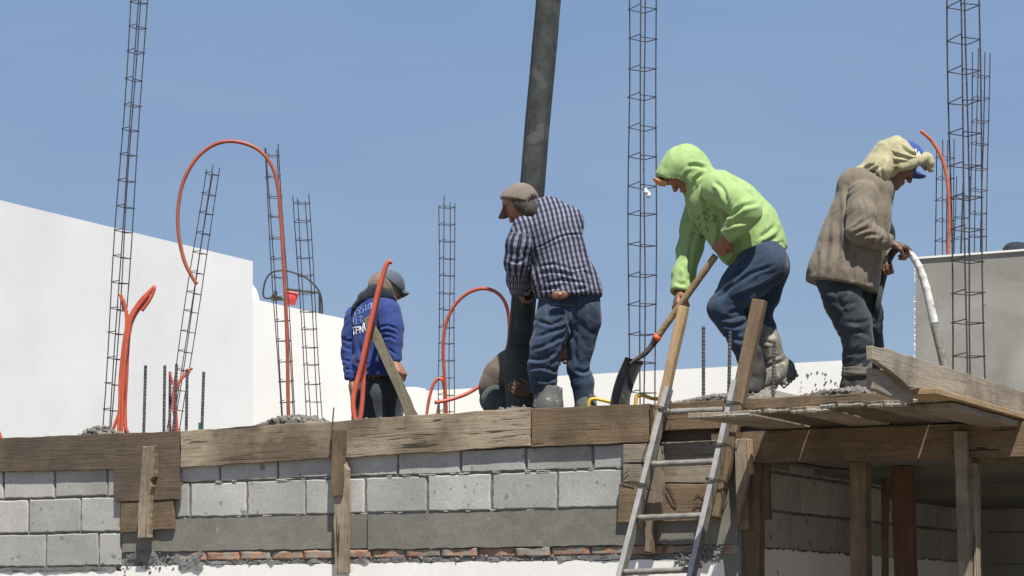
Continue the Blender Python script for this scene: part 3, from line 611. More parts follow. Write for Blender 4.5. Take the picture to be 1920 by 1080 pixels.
# rails are parts of the ladder; their web is a sub-part
def rail2(A, B, wf=.028, dp=.058):
    ax = (B - A).normalized(); n = (N3 - ax * N3.dot(ax)).normalized(); y = n.cross(ax).normalized(); y = -y if y.x < 0 else y
    c = (A + B) / 2; h = (B - A).length / 2; m = MB(); m.box(c - n * .0015, ax * h, y * wf / 2, n * .0015); o = m.build('rail', ALU, ld)
    m = MB(); m.box(c + y * (wf / 2 - .0025) - n * (dp / 2 + .0035), ax * (h - .001), y * .0018, n * dp / 2); m.box(c - n * (dp + .0065), ax * (h - .002), y * wf / 2 * .96, n * .0018)
    vs = [v - ld.location for v in m.v]; me = bpy.data.meshes.new('web'); me.from_pydata([tuple(v) for v in vs], [], m.f); me.materials.append(ALUD)
    w2 = bpy.data.objects.new('web', me); COL.objects.link(w2); w2.parent = o; return o
r1 = rail2(LA, ext_floor(LA, LB)); r2 = rail2(RA, ext_floor(RA, RB))
def at_y(A, B, py):
    lo, hi = 0., 12.
    for _ in range(40):
        k = (lo + hi) / 2; p = A + (B - A) * k; y = HOR - (p.z - EYE) / p.y * F
        lo, hi = (k, hi) if y < py else (lo, k)
    return A + (B - A) * lo
for py in (772, 870, 971, 1073, 1177, 1283, 1390, 1500, 1612, 1722):
    a, b = at_y(LA, LB, py), at_y(RA, RB, py - 5)
    m = MB(); a2 = a - N3 * .03 + D3 * .01; b2 = b - N3 * .03 - D3 * .012
    m.tube([a2.lerp(b2, i / 16) for i in range(17)], [.0165 * (1 + .05 * math.sin(i * 2.1)) for i in range(17)], n=14); m.build('rung', ALUD, ld, smooth=True)
def pole(label, A, B, w_, th, mat): return board('wood_pole', label, 'pole', beam(A, B, w_, th, N3), th, N3, mat, 'wooden poles lashed to the ladder', rag=.002, bevel=.004)
pole('sawn yellow pole lashed to the left rail of the ladder', MAIN.at(1279, 573, -.005), MAIN.at(1190, 985, .13), .05, .05, W_FRESH)
pole('brown sawn pole lashed to the right rail of the ladder', MAIN.at(1421, 561, .02), MAIN.at(1335, 968, .12), .072, .055, W_MID)
GT = 'wire ties on the ladder'
def tie(label, px, py, dx, k=.0):
    m = MB(); A = onlad(px - 8, py, .006); B = onlad(px + dx, py + 4, .006); C = onlad(px + dx + 6, py + 10, -.03)
    for q in range(3): m.tube(spline([A - N3 * .06, A + UP * .006 * q, A.lerp(B, .45) + UP * (.008 * q - .006), B + UP * .005 * q, C, C - N3 * .06], 4), .003, n=5)
    m.tube(spline([B, B + Vector((.015, -.02, -.02)), B + Vector((.03, -.02, .01))], 4), .003, n=5)
    return tag(m.build('wire_tie', WIRE), label, 'wire tie', GT)
tie('twisted wire tie at the top of the left rail', 1229, 764, 18); tie('twisted wire tie around the left rail below the second rung', 1186, 907, 22)
tie('twisted wire tie at the top of the right rail', 1366, 755, 22); tie('twisted wire tie on the right rail above the second rung', 1342, 833, 26); tie('twisted wire tie on the right rail below the second rung', 1332, 900, 24)
for i, (pts, lb) in enumerate([([(1240, 898), (1253, 912), (1262, 930), (1268, 950), (1258, 940), (1250, 925), (1244, 918)], 'loose black wire loop on the wide brown board behind the ladder'), ([(1302, 932), (1312, 926), (1322, 938), (1316, 945), (1305, 948), (1298, 958)], 'curled wire end on the wide brown board near the right rail'),
        ([(1180, 880), (1166, 895), (1168, 904), (1180, 907), (1190, 910)], 'dark cord running left of the ladder to the wire tie'), ([(1466, 866), (1500, 868), (1545, 876), (1592, 880)], 'thin black cable drooping on the shaded block wall')]):
    m = MB(); m.tube(spline([MAIN.at(x, y, .045 if i < 3 else -.3) for x, y in pts], 5), .0022 if i < 3 else .005, n=5); tag(m.build('loose_wire' if i < 3 else 'cable', WIRE), lb, 'wire')
o = MB(); o.tube(spline([P(1100, 830, 12.9), P(1104, 760, 12.9), P(1112, 748, 12.9), P(1128, 750, 12.9), P(1146, 754, 12.9), P(1165, 757, 12.9)], 4), .010, n=8); tag(o.build('yellow_pipe', YELLOW, smooth=True), 'yellow plastic pipe lying beside the shovel blade', 'pipe')
o = MB(); o.tube(spline([P(1190, 828, 13.2), P(1192, 752, 13.2), P(1197, 742, 13.2), P(1208, 742, 13.2), P(1222, 747, 13.2), P(1240, 750, 13.2), P(1250, 765, 13.2), P(1252, 826, 13.2)], 5), .011, n=8); tag(o.build('yellow_pipe', YELLOW, smooth=True), 'bent yellow plastic pipe at the foot of the tall cage', 'pipe')
m = MB()
for x, y, r in [(1213, 361, .022), (1216, 366, .018), (1211, 356, .014), (1217, 369, .010)]: m.stone(P(x, y, 13.62), r)
tag(m.build('white_rag', M_plain('white_cloth', (.8, .8, .8), .9), smooth=True), 'white scrap of cloth tied to the tall cage near the green hood', 'rag')
pb = cw(1905); c = P(1906, 468, pb[1] + .1); m = MB(); vs = []; fs = []
for i in range(8):
    a = i / 7 * math.pi / 2
    for k in range(18): b = k / 18 * 2 * math.pi; vs.append(c + Vector((math.cos(b) * math.cos(a) ** .7 * .105, math.sin(b) * math.cos(a) ** .7 * .08, math.sin(a) * .065 - .012 + .004 * math.sin(k * 3 + i))))
for i in range(7):
    for k in range(18): fs.append([i * 18 + k, i * 18 + (k + 1) % 18, (i + 1) * 18 + (k + 1) % 18, (i + 1) * 18 + k])
m.add(vs, fs); tag(m.build('cloth_bundle', M_plain('black_cloth', (.02, .025, .035), .85), smooth=True), 'black crumpled cloth bundle lying on top of the grey wall', 'bundle')
m = MB(); q = P(819, 775, 15); tag(board('wood_scrap', 'small pointed wood scrap standing at the foot of the slim cage', 'scrap', [P(800, 882, 15), P(822, 748, 15), P(824, 748, 15), P(832, 882, 15)], .03, (0, -1, 0), W_RED), None)
# ------------------------------------------------------------ figures: smooth unions of tapered limbs, meshed with surface nets
class Fig:
    def __init__(s, res=.008): s.p = []; s.res = res; s.cuts = []; s.sub = []; s.cov = False; s.cr = []
    def cap(s, a, b, r1, r2=None, k=.03, flat=None, fold=None):
        s.p.append(dict(a=np.array(tuple(a)), b=np.array(tuple(b)), r1=r1, r2=r1 if r2 is None else r2, k=k, flat=None if flat is None else (np.array(tuple(Vector(flat[0]).normalized())), flat[1]), fold=fold, cov=s.cov)); return s
    def ball(s, a, r, k=.03, flat=None, fold=None): return s.cap(a, Vector(a) + Vector((0, 0, 1e-4)), r, r, k, flat, fold)
    def chain(s, pts, rs, k=.03, flat=None, fold=None):
        for i in range(len(pts) - 1): s.cap(pts[i], pts[i + 1], rs[i], rs[i + 1], k, flat, fold)
        return s
    def cut(s, p, n, k=.004): s.cuts.append((np.array(tuple(p)), np.array(tuple(Vector(n).normalized())), k)); return s   # removes the side n points to
    def minus(s, a, b, r1, r2, k=.01, flat=None): s.sub.append(dict(a=np.array(tuple(a)), b=np.array(tuple(b)), r1=r1, r2=r2, k=k, flat=flat, fold=None)); return s
    @staticmethod
    def dist(q, X, Y, Z):
        a, b = q['a'], q['b']; px, py, pz = X - a[0], Y - a[1], Z - a[2]; d = b - a
        sc = 1
        if q['flat']:
            ax, f = q['flat']; ax = np.array(tuple(ax)); g = 1 / f - 1; dt = px * ax[0] + py * ax[1] + pz * ax[2]
            px, py, pz = px + ax[0] * dt * g, py + ax[1] * dt * g, pz + ax[2] * dt * g; d = d + ax * d.dot(ax) * g; sc = min(1, f) ** .5
        L = max(float(d.dot(d)), 1e-9); t = np.clip((px * d[0] + py * d[1] + pz * d[2]) / L, 0, 1)
        r = q['r1'] + (q['r2'] - q['r1']) * t
        return (np.sqrt((px - t * d[0]) ** 2 + (py - t * d[1]) ** 2 + (pz - t * d[2]) ** 2) - r) * sc
    def lines(s, L, dep=.011, wid=.011): s.cr += [(p, dep, wid) for p in L]; return s
    def mesh(s):
        h = s.res; lo = np.min([np.minimum(q['a'], q['b']) - max(q['r1'], q['r2']) * (max(1, q['flat'][1]) if q['flat'] else 1) for q in s.p], 0) - 3 * h - .01
        hi = np.max([np.maximum(q['a'], q['b']) + max(q['r1'], q['r2']) * (max(1, q['flat'][1]) if q['flat'] else 1) for q in s.p], 0) + 3 * h + .01
        n = np.ceil((hi - lo) / h).astype(int) + 1; ax = [lo[i] + h * np.arange(n[i]) for i in range(3)]
        V = np.full(n, .5, dtype=np.float32)
        def region(q, m):
            r = max(q['r1'], q['r2']) * (max(1, q['flat'][1]) if q['flat'] else 1) + m
            l = np.minimum(q['a'], q['b']) - r; u = np.maximum(q['a'], q['b']) + r
            sl = tuple(slice(max(0, int((l[i] - lo[i]) / h)), max(0, min(n[i], int((u[i] - lo[i]) / h) + 2))) for i in range(3))
            g = np.meshgrid(*[ax[i][sl[i]] for i in range(3)], indexing='ij', sparse=True); return sl, g
        for q in s.p:
            sl, g = region(q, q['k'] + 3 * h)
            d = Fig.dist(q, *g); o = V[sl]; k = q['k']; e = np.clip(.5 + .5 * (o - d) / k, 0, 1); V[sl] = o * (1 - e) + d * e - k * e * (1 - e)
        for q in s.sub:
            sl, g = region(q, q['k'] + 3 * h); d = -Fig.dist(q, *g); V[sl] = np.maximum(V[sl], d)
        G = np.meshgrid(*ax, indexing='ij', sparse=True)
        for p, nn, k in s.cuts:
            d = (G[0] - p[0]) * nn[0] + (G[1] - p[1]) * nn[1] + (G[2] - p[2]) * nn[2]
            V = np.maximum(V, d)
        # surface nets
        ins = V < 0; c = sum(ins[a:n[0] - 1 + a, b:n[1] - 1 + b, e:n[2] - 1 + e].astype(np.int8) for a in (0, 1) for b in (0, 1) for e in (0, 1))
        cell = np.argwhere((c > 0) & (c < 8)); idx = np.full(n - 1, -1, dtype=np.int64); idx[tuple(cell.T)] = np.arange(len(cell))
        acc = np.zeros((len(cell), 3)); cnt = np.zeros(len(cell))
        cor = [(a, b, e) for a in (0, 1) for b in (0, 1) for e in (0, 1)]
        for i, p in enumerate(cor):
            for q in cor[i + 1:]:
                if sum(abs(p[j] - q[j]) for j in range(3)) != 1: continue
                va = V[tuple((cell + p).T)]; vb = V[tuple((cell + q).T)]; m = (va < 0) != (vb < 0); t = np.where(m, va / np.where(m, va - vb, 1), 0)
                acc += m[:, None] * (np.array(p) + (np.array(q) - np.array(p)) * t[:, None]); cnt += m
        P_ = lo + (cell + acc / cnt[:, None]) * h
        Fs = []
        for a in range(3):
            b, e = (a + 1) % 3, (a + 2) % 3; sl0 = [slice(None)] * 3; sl1 = [slice(None)] * 3; sl0[a] = slice(0, -1); sl1[a] = slice(1, None)
            x = ins[tuple(sl0)] != ins[tuple(sl1)]; E = np.argwhere(x); E = E[(E[:, b] > 0) & (E[:, e] > 0)]
            fl = ins[tuple(E.T)]; ob = np.zeros(3, int); ob[b] = 1; oe = np.zeros(3, int); oe[e] = 1
            q = np.stack([idx[tuple((E - ob - oe).T)], idx[tuple((E - oe).T)], idx[tuple(E.T)], idx[tuple((E - ob).T)]], 1)
            q[~fl] = q[~fl][:, ::-1]; Fs.append(q)
        return P_, np.concatenate(Fs)
def normals(V, Fc):
    n = np.cross(V[Fc[:, 2]] - V[Fc[:, 0]], V[Fc[:, 3]] - V[Fc[:, 1]]); N = np.zeros_like(V)
    for i in range(4): np.add.at(N, Fc[:, i], n)
    return N / np.maximum(np.linalg.norm(N, axis=1, keepdims=True), 1e-9)
def smooth(V, Fc, it=2, lam=.5):
    for _ in range(it):
        S = np.zeros_like(V); c = np.zeros(len(V))
        for i in range(4):
            a, b = Fc[:, i], Fc[:, (i + 1) % 4]; np.add.at(S, a, V[b]); np.add.at(c, a, 1); np.add.at(S, b, V[a]); np.add.at(c, b, 1)
        V = V + lam * (S / np.maximum(c, 1)[:, None] - V)
    return V
def folds(fig, V, Fc, amp=.004, seed=0, fine=.0015):
    """creases of cloth: broad soft swells everywhere and ridged folds across each limb"""
    N = normals(V, Fc); D = np.zeros(len(V)); W = np.zeros(len(V))
    D += amp * .8 * fbm(V * 4.2, seed, 2)
    r = 1 - np.abs(fbm(V * np.array([13, 13, 8]) + seed, seed + 3, 2)) * 2.2; D += fine * np.clip(r, -1, 1)
    for i, q in enumerate(fig.p):
        if not q['fold']: continue
        am, wl = q['fold'][:2]; skew = q['fold'][2] if len(q['fold']) > 2 else 0
        a, b = q['a'], q['b']; d = b - a; L = np.linalg.norm(d); d = d / max(L, 1e-6); x = V - a; t = x @ d
        dd = Fig.dist(q, V[:, 0], V[:, 1], V[:, 2]); wgt = np.clip(1 - dd / .03, 0, 1) * np.clip(1.15 - np.abs(t - L / 2) / (L / 2 + .05), 0, 1)
        wp = fbm(V * 4.2 + i * 3 + seed, seed + i, 2); ph = t / (wl * 2.1) * 2 * np.pi + 4.6 * wp + skew * x[:, 0] / wl * 4
        w_ = .62 - np.abs(np.sin(ph)) ** .6
        msk = np.clip(fbm(V * 5 + i * 7, seed + 9, 2) * 1.8 + .55, .08, 1)
        D -= am * 1.9 * w_ * wgt * msk
    if fig.cr:                                                # pulled folds: a valley with a soft ridge beside it, along drawn lines
        sx, sy, k = 960 + F * V[:, 0] / V[:, 1], HOR - F * (V[:, 2] - EYE) / V[:, 1], V[:, 1] / F; fc = np.clip(.45 - N[:, 1], 0, 1)
        for pts, dep, wid in fig.cr:
            pts = np.array([(p.x, p.y) for p in spline([(x, y, 0) for x, y in pts], 5)]); best = np.full(len(V), 1e9); sg = np.zeros(len(V)); tt = np.zeros(len(V)); n_ = len(pts) - 1
            for i in range(n_):
                p0, dd = pts[i], pts[i + 1] - pts[i]; L = max(dd @ dd, 1e-9); t = np.clip(((sx - p0[0]) * dd[0] + (sy - p0[1]) * dd[1]) / L, 0, 1)
                ex, ey = sx - p0[0] - t * dd[0], sy - p0[1] - t * dd[1]; r = np.hypot(ex, ey); m = r < best; best[m] = r[m]; sg[m] = np.sign(dd[0] * ey - dd[1] * ex)[m]; tt[m] = ((i + t) / n_)[m]
            r = best * k; end = np.clip(np.minimum(tt, 1 - tt) * 5 + .25, 0, 1); D += dep * fc * end * (-np.exp(-(r / wid) ** 2) + .7 * np.exp(-((r - 1.9 * wid) / (1.1 * wid)) ** 2) * np.where(sg > 0, 1, .35))
    return V + N * D[:, None]
def cloth(name, fig, mat, parent, amp=.004, fine=.0015, seed=0, sm=2, post=None):
    V, Fc = fig.mesh(); V = smooth(V, Fc, sm); V = folds(fig, V, Fc, amp, seed, fine); V = smooth(V, Fc, 1, .3)
    if post: V = post(V)
    return mk(name, V, Fc, mat, parent, smooth=True)
def skin_part(name, fig, mat, parent, sm=1, under=()):
    V, Fc = fig.mesh(); V = smooth(V, Fc, sm, .4)
    q = np.array([Fig.dist(p, V[:, 0], V[:, 1], V[:, 2]) for p in fig.p]); cov = np.array([p['cov'] for p in fig.p])[q.argmin(0)]
    G = lambda X: np.min([np.max([np.min([Fig.dist(p, X[:, 0], X[:, 1], X[:, 2]) for p in f.p], 0)] + [(X - c[0]) @ c[1] for c in f.cuts], 0) for f in under], 0)      # keep the covered body well inside its clothes
    for _ in range(4):
        g0 = G(V); gr = np.stack([G(V + np.eye(3)[a] * .004) - g0 for a in range(3)], 1); gr /= np.maximum(np.linalg.norm(gr, axis=1, keepdims=True), 1e-9)
        V = V - gr * (np.clip(g0 + .022, 0, .05) * cov)[:, None]
    return mk(name, V, Fc, mat, parent, smooth=True)
def hand(f, wrist, mid, palm_n, curl=.6, s=1.0, thumb=1, spread=.0):
    """wrist point, knuckle point, palm normal (the way the palm faces); curl 0..1 closes the fingers towards the palm"""
    wrist, mid = Vector(wrist), Vector(mid); d = (mid - wrist).normalized(); pn = Vector(palm_n); pn = (pn - d * pn.dot(d)).normalized(); sd = d.cross(pn) * thumb
    L = .085 * s; cv, f.cov = f.cov, False
    f.cap(wrist, wrist + d * L * .45, .026 * s, .030 * s, .015, flat=(pn, .62))
    for i, (o, ln) in enumerate(((-.030, .82), (-.010, 1.0), (.010, .96), (.029, .76))):     # little .. index
        o = -o if False else o
        k0 = wrist + d * L * (1 - abs(o) * 2.5) + sd * o * s; f.cap(wrist + d * L * .3 + sd * o * .6 * s, k0, .0135 * s, .0115 * s, .010)
        p = k0; ang = 0
        for j, l in enumerate((.040, .027, .021)):
            ang += curl * (1.25, 1.35, .8)[j]; v = d * math.cos(ang) + pn * math.sin(ang) + sd * spread * o * 8
            q = p + v.normalized() * l * ln * s; f.cap(p, q, (.0095, .0088, .0082)[j] * s, (.0088, .0082, .0072)[j] * s, .003); p = q
    t0 = wrist + d * .022 * s + sd * .022 * s; t1 = t0 + (d * .6 + sd * .75 + pn * .35).normalized() * .036 * s
    t2 = t1 + (d * .75 + sd * (.35 - .5 * curl) + pn * (.35 + .7 * curl)).normalized() * .032 * s; t3 = t2 + (d * .6 + sd * (-.1 - .6 * curl) + pn * (.3 + .8 * curl)).normalized() * .024 * s
    f.cap(t0, t1, .0135 * s, .0115 * s, .008); f.cap(t1, t2, .0108 * s, .0098 * s, .003); f.cap(t2, t3, .0096 * s, .008 * s, .003); f.cov = cv
def head(f, c, fwd, up, s=1.0):
    """skull, jaw, nose, lips, brow, sockets and ears; c = centre of the skull, fwd = the way the face looks"""
    c = Vector(c); fw = Vector(fwd).normalized(); up = Vector(up); up = (up - fw * up.dot(fw)).normalized(); sd = fw.cross(up)
    g = lambda a, b, e: c + (fw * a + up * b + sd * e) * s; cv, f.cov = f.cov, False
    f.cap(g(-.02, .02, 0), g(.015, .03, 0), .082 * s, .078 * s, .02, flat=(sd, .88))
    f.cap(g(.01, -.02, 0), g(.035, -.075, 0), .066 * s, .046 * s, .03, flat=(sd, .92))
    f.cap(g(.055, -.098, 0), g(.062, -.1, 0), .020 * s, .018 * s, .022)
    f.cap(g(.068, .035, -.025), g(.068, .035, .025), .014 * s, .014 * s, .015)
    f.cap(g(.083, .012, 0), g(.104, -.026, 0), .008 * s, .0125 * s, .010); f.cap(g(.093, -.031, -.011), g(.093, -.031, .011), .0085 * s, .0085 * s, .006)
    f.cap(g(.081, -.056, -.016), g(.081, -.056, .016), .009 * s, .009 * s, .007); f.cap(g(.078, -.069, -.013), g(.078, -.069, .013), .0095 * s, .0095 * s, .006)
    for e in (-1, 1):
        f.cap(g(.045, -.012, .04 * e), g(.05, -.02, .035 * e), .022 * s, .02 * s, .02)
        f.minus(g(.092, .012, .031 * e), g(.092, .012, .033 * e), .0125 * s, .0125 * s)
        f.ball(g(.071, .010, .031 * e), .0115 * s, .003)
        f.cap(g(-.008, .018, .074 * e), g(.0, -.018, .072 * e), .013 * s, .010 * s, .008, flat=(sd, .55)); f.cap(g(-.016, .008, .083 * e), g(-.008, -.01, .081 * e), .010 * s, .008 * s, .004, flat=(sd, .5))
    f.cov = cv; return g
def crease(t, b, mp, k=1.0, prev=None):
    p = prev
    for sc, dst, ds in ((4.0, .010 * k, 1.0),):          # ridged noise: soft cloth creases of two sizes
        n = noise(t, mp, sc, 2, .5, ds); s = nd(t, 'ShaderNodeMath', _operation='SUBTRACT'); s.inputs[1].default_value = .5; t.links.new(n, s.inputs[0])
        a = nd(t, 'ShaderNodeMath', _operation='ABSOLUTE'); t.links.new(s.outputs[0], a.inputs[0])
        q = nd(t, 'ShaderNodeMath', _operation='POWER'); q.inputs[1].default_value = .7; t.links.new(a.outputs[0], q.inputs[0]); p = bump(t, b, q.outputs[0], .5, dst, p)
    return p
def M_cloth(name, c1, c2, wear=None, weave=420, rough=.93, dirt=None, sc=7, cr=1.0):
    m, t, b = mat_new(name); mp = coords(t, rnd=False); n1 = noise(t, mp, sc, 4, .6, .3); n2 = noise(t, mp, weave, 2, .6); n4 = noise(t, mp, 45, 4, .65)
    c = ramp(t, n1, [(.32, c1), (.68, c2)]).outputs[0]
    c = mix(t, .55, c, ramp(t, n4, [(.3, (.8, .8, .8)), (.7, (1.15, 1.15, 1.15))]).outputs[0], 'MULTIPLY')
    if wear: n3 = noise(t, mp, wear[0], 3, .6); c = mix(t, ramp(t, n3, [(wear[2], (0, 0, 0)), (wear[2] + .14, (.8, .8, .8))]).outputs[0], c, wear[1])
    if dirt: n5 = noise(t, mp, dirt[0], 3, .7); c = mix(t, ramp(t, n5, [(dirt[2], (0, 0, 0)), (dirt[2] + .03, (.9, .9, .9))]).outputs[0], c, dirt[1])
    t.links.new(c, b.inputs['Base Color']); b.inputs['Roughness'].default_value = rough; b.inputs['Specular IOR Level'].default_value = .15
    b.inputs['Sheen Weight'].default_value = .12
    p = crease(t, b, mp, cr); p = bump(t, b, n4, .2, .003, p); bump(t, b, n2, .2, .001, p); return m
def M_skin(name, c):
    m, t, b = mat_new(name); mp = coords(t, rnd=False); n1 = noise(t, mp, 30, 4, .6); n2 = noise(t, mp, 220, 2)
    cc = ramp(t, n1, [(.3, tuple(x * .8 for x in c)), (.7, tuple(x * 1.15 for x in c))]).outputs[0]
    t.links.new(cc, b.inputs['Base Color']); b.inputs['Roughness'].default_value = .55; b.inputs['Subsurface Weight'].default_value = .08; b.inputs['Subsurface Radius'].default_value = (.01, .004, .002); b.inputs['Subsurface Scale'].default_value = .3
    bump(t, b, n2, .25, .002); return m
SKIN = M_skin('sunburnt_skin', (.30, .135, .08)); SKIN2 = M_skin('tanned_shaded_skin', (.16, .08, .05))  # second skin tone is darkened to carry the shade on the face
DENIM = M_cloth('blue_denim', (.026, .042, .072), (.045, .068, .108), wear=(6, (.105, .14, .19), .62))
DENIMD = M_cloth('dark_dusty_denim', (.026, .033, .040), (.048, .058, .066), wear=(6, (.085, .096, .10), .60), dirt=(28, (.2, .19, .17), .68))
BOOT = M_grain('cement_caked_rubber', (.13, .13, .11), (.27, .25, .20), 6, 90, rough=.85, bmp=.8, spots=(26, (.36, .34, .29), .6), rnd=False)
BOOTD = M_grain('dark_dirty_boot', (.022, .022, .025), (.07, .068, .062), 12, 90, rough=.7, bmp=.8, rnd=False)
def J(Y):
    return lambda x, y, dy=0: P(x, y, Y + dy)
def person(px, py, Y, label): return empty('person', P(px, py, Y), label, 'person')
def arc_print(name, mat, parent, target, strokes, r):
    """flat print laid on cloth: strokes are px polylines projected on the garment"""
    dg = bpy.context.evaluated_depsgraph_get(); bm = bmesh.new(); bm.from_mesh(target.data); bvh = BVHTree.FromBMesh(bm); m = MB()
    off = target.matrix_basis.translation + parent.location if target.parent else target.matrix_world.translation
    eye = Vector((0, 0, EYE))
    for st in strokes:
        pts = []
        for i in range(len(st) - 1):
            k = max(1, int(math.dist(st[i], st[i + 1]) / 1.5))
            for j in range(k + (i == len(st) - 2)):
                x = st[i][0] + (st[i + 1][0] - st[i][0]) * j / k; y = st[i][1] + (st[i + 1][1] - st[i][1]) * j / k
                d = (P(x, y, 10) - eye).normalized(); h = bvh.ray_cast(eye - off, d)
                if h[0] is not None: pts.append(h[0] + off - d * .0005)
        if len(pts) > 1: m.tube(pts, r, n=5)
    bm.free()
    if m.v: return m.build(name, mat, target.parent)
def cloth2(name, figs, mat, parent, amp=.004, fine=.0015, seed=0, sm=2, uvf=None):
    Vs, Fs, n = [], [], 0; UND.extend(figs)
    for i, f in enumerate(figs):
        V, Fc = f.mesh(); V = smooth(V, Fc, sm); V = folds(f, V, Fc, amp, seed + i, fine); V = smooth(V, Fc, 1, .3); Vs.append(V); Fs.append(Fc + n); n += len(V)
    V = np.concatenate(Vs); o = mk(name, V, np.concatenate(Fs), mat, parent, smooth=True)
    if uvf:
        at = o.data.attributes.new('cloth', 'FLOAT_VECTOR', 'POINT'); at.data.foreach_set('vector', uvf(V).ravel())
    return o
def vdir(f, a, b): return (Vector(b) - Vector(a)).normalized()
# ============================================================ man in tan shirt, facing right
UND = []; j = J(12.5)
pe = person(1600, 738, 12.5, 'person in tan shirt, pale cloth tied over blue cap, holding the white vibrator hose')
TAN = M_cloth('tan_work_shirt', (.155, .127, .096), (.20, .168, .128), wear=(3.5, (.24, .205, .16), .6), dirt=(30, (.33, .30, .25), .70))
f = Fig(.007)
f.chain([j(1632, 360), j(1612, 407), j(1598, 460), j(1580, 520), j(1577, 560)], [.132, .162, .178, .190, .196], .05, flat=((0, 1, 0), 1.14), fold=(0.0010, .11, 1.2))
f.cap(j(1600, 345, -.02), j(1600, 350, .12), .085, .085, .06)
f.lines([[(1589, 346), (1591, 400), (1590, 455), (1587, 500)]], .014, .012).lines([[(1651, 350), (1653, 385), (1650, 430)], [(1560, 392), (1551, 450), (1546, 505)], [(1573, 415), (1571, 470), (1562, 515)], [(1604, 465), (1598, 500), (1600, 535)], [(1640, 480), (1632, 530)], [(1535, 470), (1525, 515)]], .009, .014)
f.cut(j(1560, 529, -.1), Vector((-.19, .05, -1)))
s2 = Fig(.006).lines([[(1597, 430), (1610, 421), (1628, 410)], [(1597, 440), (1612, 433), (1634, 427)], [(1604, 450), (1625, 440), (1648, 441)], [(1632, 459), (1640, 446)], [(1648, 461), (1654, 448)], [(1618, 375), (1622, 400), (1616, 420)]], .009, .009).chain([j(1619, 364, -.16), j(1614, 400, -.21), j(1611, 433, -.235), j(1640, 446, -.225), j(1666, 455, -.205)], [.084, .074, .069, .057, .046], .03, fold=(0.0033, .045, .6)).cut(j(1668, 456, -.2), vdir(0, j(1640, 446, -.22), j(1668, 456, -.2)))
s3 = Fig(.006).chain([j(1640, 372, .14), j(1655, 440, .17), j(1660, 484, .09)], [.075, .058, .044], .03, fold=(0.0024, .05)).cut(j(1660, 484, .09), (0.1, -.1, -1))
sh = cloth2('shirt', [f, s2, s3], TAN, pe, .004, .0028, 4, sm=1)
m = MB(); m.tube(spline([j(1664, 372, -.13), j(1668, 410, -.10), j(1664, 460, -.08), j(1654, 520, -.06)], 5), .003, n=4)
f = Fig(.0065)
f.cap(j(1566, 515, -.05), j(1584, 515, .1), .105, .105, .04)
f.chain([j(1566, 520, -.08), j(1582, 565, -.1), j(1599, 603, -.1), j(1609, 640, -.09), j(1607, 672, -.07), j(1606, 690, -.07)], [.106, .100, .094, .078, .074, .070], .03, fold=(0.0036, .05, .8))
f.chain([j(1602, 515, .09), j(1628, 590, .12), j(1634, 650, .13), j(1632, 700, .13)], [.10, .078, .062, .055], .03, fold=(0.0030, .05))
f.lines([[(1540, 540), (1565, 548), (1592, 538)], [(1556, 560), (1578, 572), (1606, 566)], [(1585, 603), (1608, 606), (1632, 600)], [(1590, 618), (1612, 622), (1634, 632)], [(1584, 658), (1608, 664), (1632, 655)], [(1560, 530), (1572, 560), (1588, 590)]], .0055, .012)
f.cut(j(1605, 694), (.05, 0, -1)); cloth2('trousers', [f], DENIMD, pe, .004, .0025, 8)
f = Fig(.006).chain([j(1608, 678, -.07), j(1605, 705, -.065)], [.078, .080], .02, fold=(0.0036, .025)); f.cut(j(1605, 706, -.06), (0, 0, -1)).cut(j(1607, 674), (-.1, 0, 1)); cloth2('rolled_cuff', [f], M_cloth('muddy_cuff', (.10, .095, .07), (.19, .18, .145)), pe, .004, .004, 9)
for (ax, ay, dd, tx) in ((1602, 700, -.06, 1634), (1630, 706, .13, 1660)):
    f = Fig(.006).chain([j(ax, ay, dd), j(ax - 3, 722, dd)], [.068, .062], .03).chain([j(ax - 12, 726, dd), j(ax + 10, 724, dd - .01), j(tx, 729, dd - .03)], [.046, .048, .036], .03); f.cap(j(ax - 14, 733, dd), j(tx, 735, dd - .03), .03, .03, .01)
    f.cut(j(ax, 741, dd), (0, 0, -1)); b_ = cloth2('boot', [f], BOOTD, pe, .003, .004, 3)
    m = MB()
    for q in range(4): m.tube(spline([j(ax + 8 + q * 2, 712 + q * 4, dd - .05), j(ax + 14 + q * 3, 711 + q * 4, dd - .045), j(ax + 18 + q * 3, 713 + q * 4, dd - .02)], 3), .004, n=5)
    o_ = m.build('laces', M_plain('pale_laces', (.3, .3, .32)), pe)
CAPB = M_cloth('blue_cap_cloth', (.035, .07, .22), (.05, .10, .30))
f = Fig(.005).ball(j(1690, 299), .112, .01, flat=((0, 1, 0), .92)).cap(j(1690, 300), j(1703, 300), .10, .092, .02)
f.cut(j(1699, 317), (.34, 0, -.94)); cp = cloth2('cap', [f], CAPB, pe, .001, .0008, 1)
